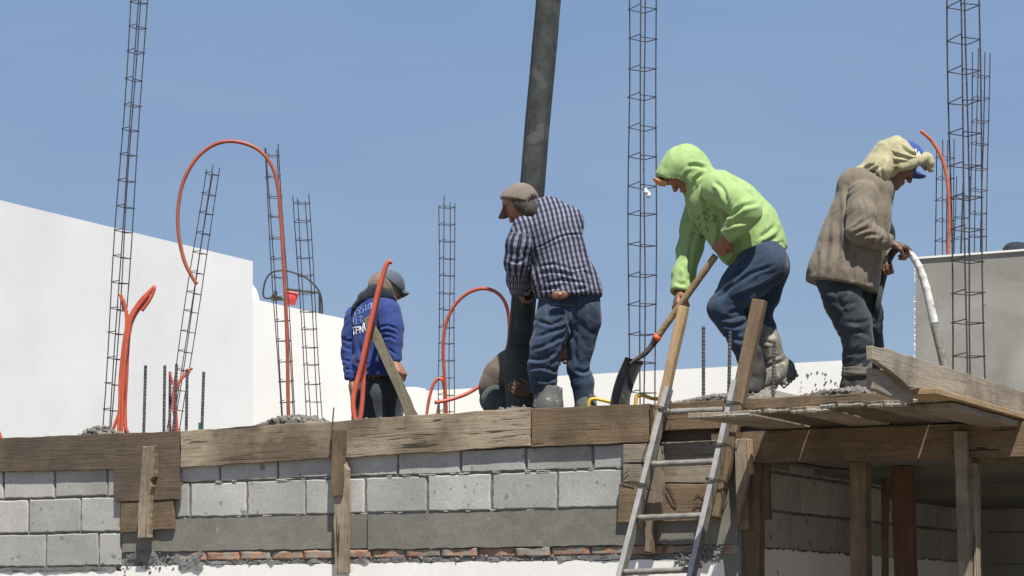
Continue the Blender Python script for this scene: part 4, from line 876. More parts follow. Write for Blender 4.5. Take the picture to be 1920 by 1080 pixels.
def brim(name, c0, tip, wdir, hw, mat, par, curve=.012, th=.004, drop=None):
    c0, tip, wd = Vector(c0), Vector(tip), Vector(wdir).normalized(); ax = tip - c0; up = ax.cross(wd).normalized(); up = up if up.z > 0 else -up
    V = []; nu, nv = 12, 6
    for s in (0, 1):
        for i in range(nu + 1):
            a = -1 + 2 * i / nu
            for q in range(nv + 1):
                b = q / nv; ex = math.sqrt(max(0, 1 - abs(a * .93) ** 2.6)); V.append(c0 + wd * (a * hw * (1 - .12 * b)) + ax * (b * ex) - up * (curve * a * a * (.5 + .5 * b) * 1.6 + s * th))
    W = (nu + 1) * (nv + 1); idx = lambda s, i, q: s * W + i * (nv + 1) + q; Fs = []
    for i in range(nu):
        for q in range(nv): Fs.append([idx(0, i, q), idx(0, i + 1, q), idx(0, i + 1, q + 1), idx(0, i, q + 1)]); Fs.append([idx(1, i, q), idx(1, i, q + 1), idx(1, i + 1, q + 1), idx(1, i + 1, q)])
    for i in range(nu): Fs.append([idx(0, i, nv), idx(0, i + 1, nv), idx(1, i + 1, nv), idx(1, i, nv)])
    for q in range(nv): Fs.append([idx(0, 0, q), idx(0, 0, q + 1), idx(1, 0, q + 1), idx(1, 0, q)]); Fs.append([idx(0, nu, q + 1), idx(0, nu, q), idx(1, nu, q), idx(1, nu, q + 1)])
    return mk(name, V, Fs, mat, par, smooth=True)
brim('cap_brim', j(1706, 316, -.01), j(1737, 330, -.02), (.05, 1, 0), .082, CAPB, pe, .014)
arc_print('cap_emblem', M_plain('white_thread', (.8, .8, .82)), pe, cp, [[(1715, 280), (1719, 281)], [(1717, 280), (1719, 291)], [(1717.5, 291), (1722, 290)], [(1719, 294), (1723, 284), (1727, 294)], [(1720.5, 290), (1725.5, 290)]], .003)
SCARF = M_cloth('pale_khaki_cloth', (.34, .31, .18), (.42, .385, .24))
f1 = Fig(.005).ball(j(1684, 300), .128, .01, flat=((0, 1, 0), .98)).cap(j(1680, 302), j(1664, 312), .118, .10, .03).cap(j(1690, 297, -.06), j(1712, 298, -.02), .07, .05, .03)
f1.cut(j(1701, 279), (.82, 0, .57)).cut(j(1686, 320), (.38, -.05, -.92)); f1.lines([[(1732, 297), (1710, 299), (1682, 291), (1664, 284)], [(1728, 294), (1706, 288), (1688, 272)], [(1716, 304), (1690, 314), (1667, 321)], [(1716, 302), (1694, 305), (1670, 303)], [(1658, 288), (1656, 305), (1662, 325)]], .009, .008)
f2 = Fig(.005).chain([j(1690, 312, -.115), j(1706, 307, -.10), j(1722, 301, -.065), j(1731, 299, -.03)], [.026, .026, .023, .019], .02, fold=(0.0018, .03)).chain([j(1690, 304, -.12), j(1708, 300, -.10), j(1726, 298, -.05)], [.018, .02, .02], .01)
f2.chain([j(1731, 299, -.03), j(1738, 297, -.03), j(1743, 306, -.03), j(1745, 318, -.03)], [.020, .028, .024, .015], .015, flat=((0, 1, 0), 1.3), fold=(0.0018, .03)).cap(j(1731, 301, -.02), j(1736, 316, .0), .022, .014, .01)
f2.chain([j(1722, 301, .07), j(1700, 304, .12)], [.028, .03], .02).cap(j(1722, 301, .07), j(1731, 299, -.03), .028, .024, .02)
f3 = Fig(.005).lines([[(1640, 308), (1618, 318), (1596, 329)], [(1650, 312), (1632, 324), (1610, 330)], [(1655, 300), (1652, 320), (1659, 336)], [(1648, 305), (1645, 320)]], .009, .008).chain([j(1590, 331), j(1612, 325), j(1634, 318), j(1652, 316)], [.010, .026, .045, .062], .03, flat=((0, 1, 0), 2.3), fold=(0.0024, .035)).chain([j(1650, 306, -.08), j(1656, 324, -.105), j(1662, 341, -.11)], [.050, .036, .010], .03, fold=(0.0024, .03)).cap(j(1656, 310), j(1668, 300), .10, .115, .04, fold=(0.0024, .04))
sc = cloth2('head_cloth', [f1, f2, f3], SCARF, pe, .0045, .0045, 21)
# vibrator hose held by him
vb = empty('vibrator_hose', j(1770, 690), 'white taped concrete vibrator hose held out by the man in tan shirt', 'hose')
hp = spline([j(1700, 470, -.19), j(1712, 482, -.19), j(1724, 503, -.19), j(1735, 535, -.19), j(1744, 572, -.19), j(1752, 608, -.19)], 8)
m = MB(); m.tube(hp, [.0195 * (1 + (.16 if (i % 5) == 0 and i < 26 else 0)) * (.85 + .4 * i / len(hp)) for i in range(len(hp))], n=16)
m.build('hose_wall', M_grain('dirty_white_tape', (.5, .5, .46), (.74, .73, .68), 20, 60, spots=(12, (.30, .24, .20), .62), rnd=False), vb, smooth=True)
m = MB(); m.tube(spline([j(1751, 604, -.19), j(1761, 645, -.19), j(1770, 684, -.19), j(1775, 715, -.19)], 6), .0235, n=16); m.build('steel_tip', M_grain('cement_caked_steel', (.16, .16, .12), (.32, .31, .26), 15, 60, rough=.55), vb, smooth=True)
m = MB(); m.tube(spline([j(1704, 472, -.19), j(1690, 464, -.12), j(1675, 472, .0), j(1663, 495, .04), j(1653, 530, .05), j(1645, 570, .03), j(1641, 610, .08), j(1640, 660, .1), j(1650, 760, .2)], 7), .021, n=12); m.build('drive_hose', M_grain('dark_rubber_drive', (.03, .035, .035), (.08, .085, .08), 12, 60), vb, smooth=True)
f = Fig(.0055)
f.cov = True; f.chain([j(1626, 372), j(1610, 407), j(1598, 455), j(1585, 505)], [.115, .125, .12, .125], .05, flat=((0, 1, 0), 1.2))
f.cov = False; f.cap(j(1642, 362), j(1668, 338), .055, .052, .03); f.cov = True
g = head(f, j(1684, 311), (.77, -.10, -.63), (.6, 0, .8), 1.0)
f.chain([j(1622, 370, -.17), j(1613, 432, -.23), j(1668, 456, -.2)], [.052, .04, .028], .03)
f.chain([j(1640, 375, .15), j(1655, 440, .17), j(1660, 490, .08)], [.05, .04, .028], .03)
hand(f, j(1670, 457, -.2), j(1694, 463, -.19), (.15, .3, -1), .85, 1.1, thumb=-1)
hand(f, j(1661, 492, .08), j(1662, 508, .04), (-.3, -1, .1), 1.0, 1.05, thumb=1)
for pts, rs in (([j(1565, 512, -.09), j(1597, 603, -.1), j(1607, 690, -.07), j(1600, 720, -.05)], [.09, .07, .045, .04]), ([j(1600, 512, .09), j(1628, 595, .12), j(1632, 700, .13), j(1630, 722, .13)], [.085, .065, .045, .04])):
    f.chain(pts, rs, .03)
f.cap(j(1596, 728, -.05), j(1628, 730, -.05), .032, .028); f.cap(j(1626, 728, .13), j(1655, 730, .13), .032, .028)
skin_part('body', f, SKIN2, pe, under=UND)
# ============================================================ man in green hooded top, facing left, shovelling
UND = []; j = J(12.7)
pe = person(1412, 742, 12.7, 'person in lime green hooded top and blue jeans bending over a shovel')
GREEN = M_cloth('lime_green_fleece', (.275, .40, .155), (.33, .46, .19), sc=5)
f1 = Fig(.007).chain([j(1335, 372), j(1372, 396), j(1402, 430), j(1418, 462), j(1424, 486)], [.155, .168, .172, .160, .150], .05, flat=((0, 1, 0), .88), fold=(0.0030, .09, 1))
f1.cap(j(1330, 395, .02), j(1372, 470, .02), .10, .075, .05).cap(j(1352, 352, -.13), j(1352, 352, .13), .085, .085, .05)
f1.lines([[(1328, 330), (1320, 355), (1324, 395), (1334, 430)], [(1345, 400), (1350, 430), (1346, 462)], [(1424, 446), (1440, 436), (1452, 424)], [(1428, 458), (1444, 451), (1458, 444)], [(1400, 474), (1432, 466), (1464, 456)], [(1300, 400), (1306, 430), (1300, 455)], [(1392, 470), (1378, 485), (1366, 500)], [(1370, 440), (1385, 460), (1380, 480)]], .011, .012)
f1.cut(j(1416, 491), (.386, -.05, -.92))
f2 = Fig(.006).lines([[(1345, 394), (1366, 404), (1390, 390)], [(1372, 402), (1392, 388), (1422, 380)], [(1358, 427), (1378, 418), (1402, 414)], [(1364, 440), (1384, 430)], [(1340, 340), (1356, 356), (1362, 380)]], .011, .011).chain([j(1344, 354, -.16), j(1376, 374, -.24), j(1402, 398, -.285), j(1384, 422, -.265), j(1366, 440, -.22)], [.090, .080, .072, .062, .050], .03, fold=(0.0042, .055, .7)).cut(j(1363, 444, -.2), vdir(0, j(1385, 424, -.235), j(1363, 444, -.2)))
f3 = Fig(.006).lines([[(1302, 430), (1294, 470), (1292, 510)], [(1312, 395), (1306, 425)], [(1284, 500), (1290, 530)], [(1268, 530), (1284, 535)]], .009, .010).chain([j(1318, 380, .13), j(1304, 425, .15), j(1293, 468, .14), j(1282, 515, .09), j(1276, 545, .05)], [.092, .082, .074, .062, .056], .03, fold=(0.0036, .06, .5)).cut(j(1275, 549, .04), vdir(0, j(1293, 468, .14), j(1275, 549, .04)))
f3.minus(j(1276, 546, .045), j(1272, 570, .03), .040, .045)
f4 = Fig(.0055).ball(j(1284, 313), .124, .01, flat=((0, 1, 0), .95)).cap(j(1288, 320), j(1318, 348), .118, .115, .05, flat=((0, 1, 0), 1.05), fold=(0.0024, .06)).cap(j(1276, 322), j(1258, 336), .108, .090, .04).cap(j(1300, 345), j(1300, 362), .09, .075, .04)
f4.lines([[(1322, 316), (1304, 310), (1290, 312)], [(1318, 326), (1304, 336), (1300, 352)], [(1296, 318), (1284, 335), (1292, 355)]], .010, .010)
f4.cut(j(1266, 353), (-.58, 0, -.82)).minus(j(1285, 326), j(1245, 378), .098, .10)
gh = cloth2('hooded_top', [f1, f2, f3, f4], GREEN, pe, .0055, .003, 31)
f = Fig(.006).chain([j(1421, 470), j(1427, 487)], [.153, .150], .02, flat=((0, 1, 0), 1.1)).cut(j(1418, 493), (.386, -.05, -.92)).cut(j(1413, 481), (-.386, .05, .92)); cloth2('waistband', [f], GREEN, pe, .002, .0025, 3)
brim('cap_brim', j(1251, 341, -.0), j(1225, 333, -.0), (0, 1, 0), .07, M_plain('orange_cap_cloth', (.62, .30, .13), .85), pe, .012)
arc_print('chest_print', M_plain('faded_print', (.08, .14, .08), .9), pe, gh, [[(1326, 394), (1329, 392), (1331, 397)], [(1334, 405), (1338, 404), (1342, 407), (1340, 411), (1335, 409)], [(1334, 415), (1339, 414), (1342, 417)], [(1306, 412), (1310, 410), (1312, 404)], [(1320, 408), (1322, 412), (1326, 414)], [(1311, 418), (1313, 426)],
    [(1312, 440), (1314, 445), (1319, 445), (1321, 441)], [(1300, 435), (1303, 438)], [(1316, 400), (1322, 398), (1325, 403)], [(1322, 425), (1328, 430), (1326, 436)], [(1330, 401), (1329, 410)]], .0028)
f1 = Fig(.0065).chain([j(1430, 490, -.07), j(1430, 490, .08)], [.130, .128], .03).chain([j(1428, 498, -.09), j(1388, 536, -.1), j(1354, 578, -.1), j(1372, 606, -.09), j(1392, 640, -.07), j(1406, 676, -.05)], [.132, .112, .077, .072, .068, .062], .03, fold=(0.0042, .06, .8))
f1.chain([j(1440, 502, .08), j(1428, 550, .09), j(1416, 590, .1), j(1432, 618, .1)], [.125, .10, .082, .07], .03, fold=(0.0030, .06))
f1.lines([[(1448, 498), (1405, 516), (1358, 548)], [(1465, 518), (1424, 540), (1372, 562)], [(1452, 548), (1412, 566), (1366, 590)], [(1340, 592), (1368, 598), (1396, 588)], [(1352, 606), (1378, 612), (1400, 604)], [(1372, 632), (1392, 638), (1410, 630)], [(1384, 655), (1402, 660)], [(1395, 505), (1372, 530), (1352, 560)]], .009, .011)
f1.cut(j(1430, 464), (-.3, 0, 1)); cloth2('jeans', [f1], DENIM, pe, .005, .003, 41)
f = Fig(.0055).lines([[(1410, 672), (1436, 676), (1466, 664)], [(1415, 690), (1440, 688), (1472, 676)], [(1430, 640), (1448, 644)]], .006, .008).chain([j(1424, 614, .1), j(1436, 645, .1), j(1450, 674, .1)], [.080, .080, .070], .03).chain([j(1476, 690, .09), j(1452, 702, .08), j(1420, 722, .06)], [.048, .056, .044], .03)
f.chain([j(1489, 698, .09), j(1469, 717, .09)], [.020, .022], .008, flat=((0, 1, 0), 2.0)).chain([j(1452, 724, .08), j(1434, 733, .07), j(1414, 737, .06)], [.018, .020, .018], .008, flat=((0, 1, 0), 2.2))
for q_ in range(5): f.cap(j(1494 - q_ * 6, 704 + q_ * 5.2, .02), j(1494 - q_ * 6, 704 + q_ * 5.2, .16), .0085, .0085, .004)
for q_ in range(6): f.cap(j(1452 - q_ * 7.5, 733 + q_ * 1.9, .0), j(1452 - q_ * 7.5, 733 + q_ * 1.9, .15), .0085, .0085, .004)
f.cut(j(1430, 603), (-.4, 0, .92)); cloth2('rubber_boot', [f], BOOT, pe, .004, .004, 44)
f = Fig(.006).chain([j(1404, 665, -.05), j(1412, 700, -.05), j(1412, 718, -.05)], [.074, .066, .06], .03).chain([j(1414, 726, -.03), j(1406, 732, -.20)], [.05, .045], .03).cap(j(1416, 737, -.02), j(1404, 738, -.21), .035, .035, .01); f.cut(j(1410, 743), (0, 0, -1)); cloth2('rubber_boot', [f], BOOTD, pe, .003, .003, 45)
# shovel
sv = empty('shovel', P(1150, 760, 12.6), 'long handled square shovel with orange collar held by the green hooded man', 'shovel')
a, b = j(1342, 479, -.12), j(1231, 634, .02)
m = MB(); m.tube([a.lerp(b, i / 24) for i in range(25)], [.0195 + .0006 * math.sin(i * 1.7) for i in range(25)], n=16); m.build('handle', M_wood('shovel_handle', (.42, .29, .16), (.28, .19, .10), crack=.1, st=.3), sv, smooth=True)
m = MB(); m.tube([a.lerp(b, .965), a.lerp(b, 1.02)], .0235, n=16); m.build('collar', M_plain('orange_red_collar', (.7, .11, .05)), sv, smooth=True)
m = MB(); m.tube(spline([a.lerp(b, 1.0), j(1222, 648, .03), j(1208, 664, .03), j(1192, 674, .03), j(1180, 684, .03)], 5), [.022, .021, .02, .019, .018, .017, .016, .016, .016, .016, .015, .014, .013, .013, .012, .012, .011, .01, .01, .01, .01], n=14); m.build('socket', M_grain('dark_steel_socket', (.035, .03, .03), (.11, .10, .095), 18, 90, rough=.6), sv, smooth=True)
V = []; nu, nv = 10, 12; c0, c1 = j(1181, 672, .02), j(1150, 776, -.04); cx = Vector((.072, .17, .0)); nn = (c1 - c0).cross(cx).normalized()
for s in (0, 1):
    for i in range(nu + 1):
        u = -1 + 2 * i / nu
        for q in range(nv + 1):
            v = q / nv; p = c0.lerp(c1, v) + cx * (u * .78) + nn * (.028 * u * u - .018 * math.sin(v * 3.1) + s * .0035); V.append(p)
W = (nu + 1) * (nv + 1); ix = lambda s, i, q: s * W + i * (nv + 1) + q; Fs = []
for i in range(nu):
    for q in range(nv): Fs += [[ix(0, i, q), ix(0, i + 1, q), ix(0, i + 1, q + 1), ix(0, i, q + 1)], [ix(1, i, q), ix(1, i, q + 1), ix(1, i + 1, q + 1), ix(1, i + 1, q)]]
for i in range(nu):
    for q in (0, nv): Fs.append([ix(0, i, q), ix(0, i + 1, q), ix(1, i + 1, q), ix(1, i, q)])
for q in range(nv):
    for i in (0, nu): Fs.append([ix(0, i, q), ix(0, i, q + 1), ix(1, i, q + 1), ix(1, i, q)])
mk('blade', V, Fs, M_grain('cement_stained_blade', (.04, .04, .038), (.10, .10, .095), 9, 70, rough=.6, spots=(20, (.25, .24, .22), .68)), sv, smooth=True)
f = Fig(.0055)
f.cov = True; f.chain([j(1335, 372), j(1372, 400), j(1410, 445), j(1428, 480)], [.12, .125, .12, .12], .05, flat=((0, 1, 0), 1.2))
f.cov = False; f.cap(j(1325, 358), j(1295, 340), .055, .052, .03); f.cov = True
head(f, j(1280, 325), (-.62, -.04, -.78), (-.78, 0, .62), .98)
f.chain([j(1352, 358, -.17), j(1404, 402, -.24), j(1362, 446, -.19)], [.055, .042, .028], .03)
f.chain([j(1318, 382, .15), j(1297, 462, .14), j(1275, 545, .04)], [.055, .042, .028], .03)
hand(f, j(1364, 447, -.19), j(1352, 464, -.16), (-.3, .8, -.4), .95, 1.12, thumb=1)
hand(f, j(1275, 548, .04), j(1268, 570, .01), (.75, .2, -.1), .85, 1.12, thumb=1)
for pts, rs in (([j(1428, 500, -.09), j(1352, 580, -.1), j(1412, 690, -.05), j(1410, 720, -.05)], [.10, .055, .042, .04]), ([j(1440, 505, .08), j(1418, 588, .1), j(1464, 668, .1)], [.10, .06, .045])): f.chain(pts, rs, .03)
f.cap(j(1410, 722, -.05), j(1400, 732, -.18), .034, .03); f.cap(j(1470, 680, .1), j(1430, 722, .1), .034, .03)
skin_part('body', f, SKIN, pe, under=UND)
# ============================================================ man in plaid shirt, seen from behind
UND = []; j = J(12.9); hp_ = j(976, 383)
pe = person(1060, 834, 12.9, 'person in plaid shirt and blue jeans seen from behind, gripping the pump hose')
HAIR = M_cloth('short_grey_hair', (.035, .028, .024), (.09, .08, .075), weave=600)
f = Fig(.005).cap(hp_ + Vector((.012, -.012, -.0)), hp_ + Vector((.055, -.03, -.04)), .082, .06, .02).cut(hp_ + Vector((.0, -.0, -.055)), (-.35, .1, -.93)).cut(hp_ + Vector((-.028, -.0, -.02)), (-.85, .1, -.5)); cloth2('hair', [f], HAIR, pe, .001, .002, 2)
CAPT = M_cloth('dusty_tan_cap', (.16, .128, .105), (.23, .19, .16))
f = Fig(.005).ball(j(978, 376), .098, .01, flat=((0, 1, 0), .98)).cap(j(975, 377), j(964, 378), .092, .085, .02)
f.cut(j(976, 380), (-.2, .0, -.98)); f.minus(j(1001, 372, -.085), j(996, 376, -.1), .026, .026); cp = cloth2('cap', [f], CAPT, pe, .001, .001, 1)
m = MB(); m.tube(spline([j(992, 370, -.095), j(998, 362, -.085), j(1005, 366, -.06), j(1007, 374, -.03)], 5), .004, n=6); m.build('cap_strap', CAPT, pe)
brim('cap_brim', j(955, 383, .03), j(938, 410, .07), (.55, .8, .1), .075, CAPT, pe, .012)
def M_plaid():
    m, t, b = mat_new('blue_white_plaid'); at = nd(t, 'ShaderNodeAttribute', _attribute_name='cloth'); sp = nd(t, 'ShaderNodeSeparateXYZ'); t.links.new(at.outputs['Vector'], sp.inputs[0])
    mp = coords(t, rnd=False); n1 = noise(t, mp, 9, 3)
    def stripes(o, per, stops):
        a = nd(t, 'ShaderNodeMath', _operation='DIVIDE'); a.inputs[1].default_value = per; t.links.new(o, a.inputs[0])
        fr = nd(t, 'ShaderNodeMath', _operation='FRACT'); t.links.new(a.outputs[0], fr.inputs[0]); r = ramp(t, fr.outputs[0], stops); return r.outputs[0]
    NAVY, WH, MID = (.035, .038, .075), (.25, .255, .29), (.10, .105, .145)
    c = stripes(sp.outputs[0], .027, [(0, NAVY), (.46, NAVY), (.54, WH), (.66, WH), (.70, MID), (.76, WH), (.93, WH), (1, NAVY)])
    h = stripes(sp.outputs[1], .034, [(0, (.6, .6, .66)), (.3, (.6, .6, .66)), (.42, (1, 1, 1)), (.92, (1, 1, 1)), (1, (.6, .6, .66))])
    c = mix(t, .8, c, h, 'MULTIPLY'); c = mix(t, .4, c, ramp(t, n1, [(.3, (.8, .8, .8)), (.7, (1.15, 1.15, 1.15))]).outputs[0], 'MULTIPLY')
    t.links.new(c, b.inputs['Base Color']); b.inputs['Roughness'].default_value = .9; b.inputs['Specular IOR Level'].default_value = .15; crease(t, b, mp, .9); return m
f1 = Fig(.006).chain([j(1028, 410, .02), j(1038, 440, .01), j(1048, 478, .0), j(1062, 525, .0), j(1069, 556, .0), j(1070, 575)], [.125, .148, .146, .156, .166, .168], .05, flat=((0, 1, 0), .85), fold=(0.0021, .07, .9))
f1.cap(j(990, 425, .01), j(1066, 415, .05), .075, .082, .05).chain([j(1064, 420, .06), j(1062, 478, .30), j(1018, 524, .27)], [.085, .065, .05], .03)
f1.chain([j(1052, 520), j(1067, 548)], [.165, .170], .04, flat=((0, 1, 0), .8), fold=(0.0042, .03, .4)).cap(j(1004, 398), j(1018, 402), .062, .07, .03)
f1.lines([[(1004, 466), (1030, 455), (1060, 441), (1094, 440)]], .010, .006).lines([[(1008, 500), (1040, 496), (1075, 505), (1108, 498)], [(1012, 514), (1045, 511), (1085, 521)], [(1020, 530), (1060, 526), (1112, 534)], [(1014, 543), (1050, 540)], [(996, 455), (1002, 490), (1006, 530)], [(1070, 515), (1095, 510), (1112, 520)], [(1075, 545), (1100, 540)]], .008, .008)
f1.cut(j(1066, 557), (.03, 0, -1))
f2 = Fig(.006).lines([[(956, 488), (970, 492), (986, 484)], [(955, 503), (970, 508), (984, 504)], [(956, 518), (974, 522)], [(958, 532), (976, 535)], [(985, 440), (978, 465), (982, 480)]], .008, .008).chain([j(986, 428, -.02), j(976, 460, -.03), j(971, 492, -.01), j(972, 525, .07), j(975, 548, .16)], [.082, .077, .070, .062, .056], .03, fold=(0.0036, .045, .3)); f2.cut(j(975, 553, .16), (0, .3, -1))
A_, B_ = np.array(tuple(j(1028, 395))), np.array(tuple(j(1068, 556))); da = (B_ - A_) / np.linalg.norm(B_ - A_); dx = np.array([da[2], 0, -da[0]]) * -1; dx /= np.linalg.norm(dx)
S0, S1 = np.array(tuple(j(986, 428, -.02))), np.array(tuple(j(972, 548, .05)))
def plaid_uv(V):
    n1 = len(V); u = (V - A_) @ dx; v = (V - A_) @ da; x = V - S0; sa = (S1 - S0) / np.linalg.norm(S1 - S0); t = x @ sa; per = x - t[:, None] * sa; ang = np.arctan2(per[:, 0], -per[:, 1]) * .075
    s = (x[:, 0] < .035 + .0 * t) & (t > .03) & (V[:, 1] < 13.15) & (V[:, 0] < float(j(1000, 400)[0]))
    w = fbm(V * 6, 3, 2)[:, None] * .006
    return np.where(s[:, None], np.stack([ang, t, 0 * t], 1), np.stack([u + .25 * v * 0, v, 0 * v], 1)) + w
PL = M_plaid(); cloth2('plaid_shirt', [f1, f2], PL, pe, .004, .003, 51, uvf=plaid_uv)
f = Fig(.005).cap(j(1003, 391), j(1012, 396), .066, .072, .02).cut(j(1014, 402), (.6, 0, -.8)).cut(j(1000, 386), (-.6, 0, .8)); cloth2('collar', [f], PL, pe, .001, .001, 5, uvf=plaid_uv)
f1 = Fig(.0065).cap(j(1046, 580), j(1090, 582), .112, .112, .04, flat=((0, 1, 0), .9)).cap(j(1048, 556), j(1088, 556), .108, .110, .03, flat=((0, 1, 0), .85))
f1.chain([j(1040, 602, -.02), j(1024, 650, -.05), j(1017, 690, -.03), j(1020, 726, .0)], [.112, .086, .080, .074], .025, fold=(0.0048, .05, 1.2)).chain([j(1094, 602, .02), j(1088, 650, .03), j(1083, 690, .04), j(1092, 715, .05), j(1096, 760, .06)], [.102, .074, .060, .062, .056], .02, fold=(0.0036, .06))
f1.lines([[(1008, 602), (1035, 608), (1058, 598)], [(1006, 632), (1030, 624), (1058, 612)], [(1000, 655), (1028, 645), (1058, 628)], [(992, 672), (1015, 674), (1042, 660)], [(988, 692), (1014, 688), (1042, 696)], [(994, 707), (1020, 713), (1042, 708)], [(1080, 612), (1078, 650), (1082, 680)], [(1080, 694), (1096, 698), (1108, 692)], [(1062, 590), (1072, 625), (1068, 640)]], .010, .010)
f1.cut(j(1068, 547), (0, 0, 1)); f1.cut(j(1068, 764), (0, 0, -1)); jn = cloth2('jeans', [f1], DENIM, pe, .004, .003, 61)
m = MB(); TH_ = M_plain('seam_thread', (.16, .13, .10), .9)
arc_print('back_pockets', TH_, pe, jn, [[(1016, 570), (1046, 571), (1079, 573)], [(1022, 573), (1026, 600), (1048, 612), (1068, 602), (1072, 575)], [(1098, 572), (1122, 566)], [(1100, 574), (1103, 596), (1112, 604)], [(1087, 562), (1086, 600), (1078, 622)]], .0016)
for c_, top, r_, fy in (((1026, 0), 723, .082, .14), ((1096, 0.06), 738, .060, .14)):
    x_, d_ = c_; f = Fig(.006).chain([j(x_ + 2, top - 3, d_), j(x_ + 2, 765, d_), j(x_ - 1, 810, d_)], [r_, r_ * .98, .062], .03).chain([j(x_, 822, d_ - .02), j(x_ - 8, 826, d_ + fy)], [.05, .045], .03); f.cut(j(x_, top, d_), (.12, 0, 1)).minus(j(x_ + 2, top - 12, d_), j(x_ + 2, top + 8, d_), r_ - .008, r_ - .008); f.cut(j(x_, 834), (0, 0, -1))
    cloth2('rubber_boot', [f], M_grain('splashed_rubber', (.085, .09, .085), (.16, .165, .155), 7, 90, rough=.75, bmp=.5, spots=(30, (.34, .33, .30), .64), rnd=False), pe, .003, .002, 66)
wa = empty('wallet', j(1049, 550, -.12), 'brown leather wallet with brass stud poking out of the plaid man\'s back pocket', 'wallet')
f = Fig(.003).cap(j(1042, 554, -.165), j(1057, 553, -.165), .025, .025, .005, flat=((0, 1, 0), .5)); cloth2('leather_case', [f], M_plain('brown_leather', (.14, .06, .03), .5), wa, .0005, .0005, 1)
m = MB(); m.stone(j(1050, 552, -.180), .011); m.build('brass_stud', M_plain('brass', (.75, .55, .25), .3, .9), wa, smooth=True)
f = Fig(.0055)
f.cov = True; f.chain([j(1030, 412), j(1045, 465), j(1062, 530), j(1068, 580)], [.115, .115, .12, .13], .05, flat=((1, 0, 0), 1.15))
f.cov = False; f.cap(j(1016, 402, -.01), j(992, 392), .058, .056, .03); f.cov = True
head(f, hp_, (-.66, .34, -.67), (-.55, .2, .81), 1.0)
f.chain([j(988, 430, -.02), j(972, 490, .0), j(976, 545, .22)], [.055, .042, .03], .03)
f.chain([j(1066, 420, .06), j(1062, 480, .32), j(1010, 527, .26)], [.055, .042, .03], .03)
hand(f, j(977, 547, .24), j(980, 553, .40), (.9, .2, 0), .7, 1.05); hand(f, j(1012, 527, .27), j(996, 531, .24), (-.2, .9, -.2), .7, 1.1, thumb=-1)
for pts, rs in (([j(1042, 600), j(1020, 668, -.03), j(1026, 800, .0), j(1024, 820)], [.095, .065, .045, .04]), ([j(1092, 600), j(1086, 680, .02), j(1097, 800, .06), j(1096, 820, .06)], [.09, .06, .045, .04])): f.chain(pts, rs, .03)
f.cap(j(1024, 824), j(1012, 828, .14), .035, .03); f.cap(j(1096, 824, .06), j(1090, 828, .2), .035, .03)
skin_part('body', f, SKIN, pe, under=UND)
# ============================================================ man in blue sweatshirt, seen from behind
UND = []; j = J(14.0); hc = j(724, 541)
pe = person(705, 1028, 14.0, 'person in royal blue sweatshirt with dark hood and grey cap, holding a cement stained plank')
BLUE = M_cloth('royal_blue_cloth', (.024, .043, .155), (.038, .064, .215), sc=5)
f1 = Fig(.007).chain([j(706, 580), j(702, 610), j(700, 650), j(703, 690), j(706, 706)], [.118, .126, .118, .120, .122], .05, flat=((0, 1, 0), 1.15)); f1.lines([[(662, 690), (682, 697), (706, 684)], [(668, 680), (690, 684)], [(676, 600), (672, 640), (678, 670)]], .008, .010); f1.cap(j(678, 588, .04), j(728, 584, -.12), .075, .078, .05).cap(j(699, 686), j(704, 704), .134, .132, .02, flat=((0, 1, 0), 1.1), fold=(0.0036, .03)).cut(j(703, 708), (0, 0, -1))
f2 = Fig(.006).lines([[(643, 636), (655, 640), (664, 636)], [(643, 650), (656, 655)], [(645, 675), (659, 678)], [(648, 692), (660, 694)]], .007, .008).chain([j(668, 595, .04), j(660, 628, .03), j(657, 660, .02), j(659, 708, -.03)], [.074, .060, .055, .043], .03, fold=(0.0030, .05, .4)).cut(j(659, 713, -.03), (0, 0, -1))
f3 = Fig(.006).lines([[(710, 614), (728, 611), (746, 618)], [(712, 623), (730, 622), (746, 630)], [(716, 633), (732, 632), (744, 639)], [(730, 655), (742, 665)]], .008, .008).chain([j(728, 586, -.13), j(735, 615, -.17), j(736, 642, -.2), j(741, 675, -.235)], [.078, .066, .058, .044], .03, fold=(0.0036, .05, .3)).cut(j(742, 680, -.24), (.3, 0, -1))
bl = cloth2('sweatshirt', [f1, f2, f3], BLUE, pe, .004, .0025, 71)
f = Fig(.006).chain([j(668, 578, -.02), j(688, 562, -.03), j(706, 552, -.03), j(728, 557, -.06)], [.030, .052, .062, .045], .03, flat=((0, 1, 0), 1.5), fold=(0.0024, .05)); cloth2('dark_hood', [f], M_cloth('black_hood_cloth', (.012, .016, .025), (.03, .036, .05)), pe, .005, .004, 74)
f = Fig(.005).cap(hc + Vector((-.012, -.01, -.0)), hc + Vector((-.0, 0, -.055)), .090, .078, .03, fold=(0.0018, .03)).cap(hc + Vector((.03, .02, -.07)), hc + Vector((.045, .03, -.075)), .055, .04, .02).cap(hc + Vector((-.02, 0, .02)), hc + Vector((.0, 0, .02)), .090, .086, .02).cut(hc + Vector((.058, .0, 0)), (1, .3, 0)).cut(hc + Vector((.0, 0, .07)), (.55, 0, .83))
cloth2('neck_cloth', [f], M_cloth('patterned_tan_cloth', (.14, .10, .08), (.26, .21, .165), wear=(22, (.11, .09, .08), .55), sc=26), pe, .003, .003, 75)
CAPG = M_cloth('grey_blue_cap', (.065, .08, .10), (.11, .13, .155)); f = Fig(.005).ball(hc + Vector((.018, .0, .016)), .099, .01).cut(hc + Vector((.03, 0, .02)), (-.60, -.1, -.79)); cloth2('cap', [f], CAPG, pe, .001, .001, 1)
brim('cap_brim', hc + Vector((.065, .03, .012)), hc + Vector((.140, .06, -.022)), (-.35, .85, -.1), .082, CAPG, pe, .026)
f1 = Fig(.008).cap(j(690, 722), j(724, 722), .105, .105, .04)
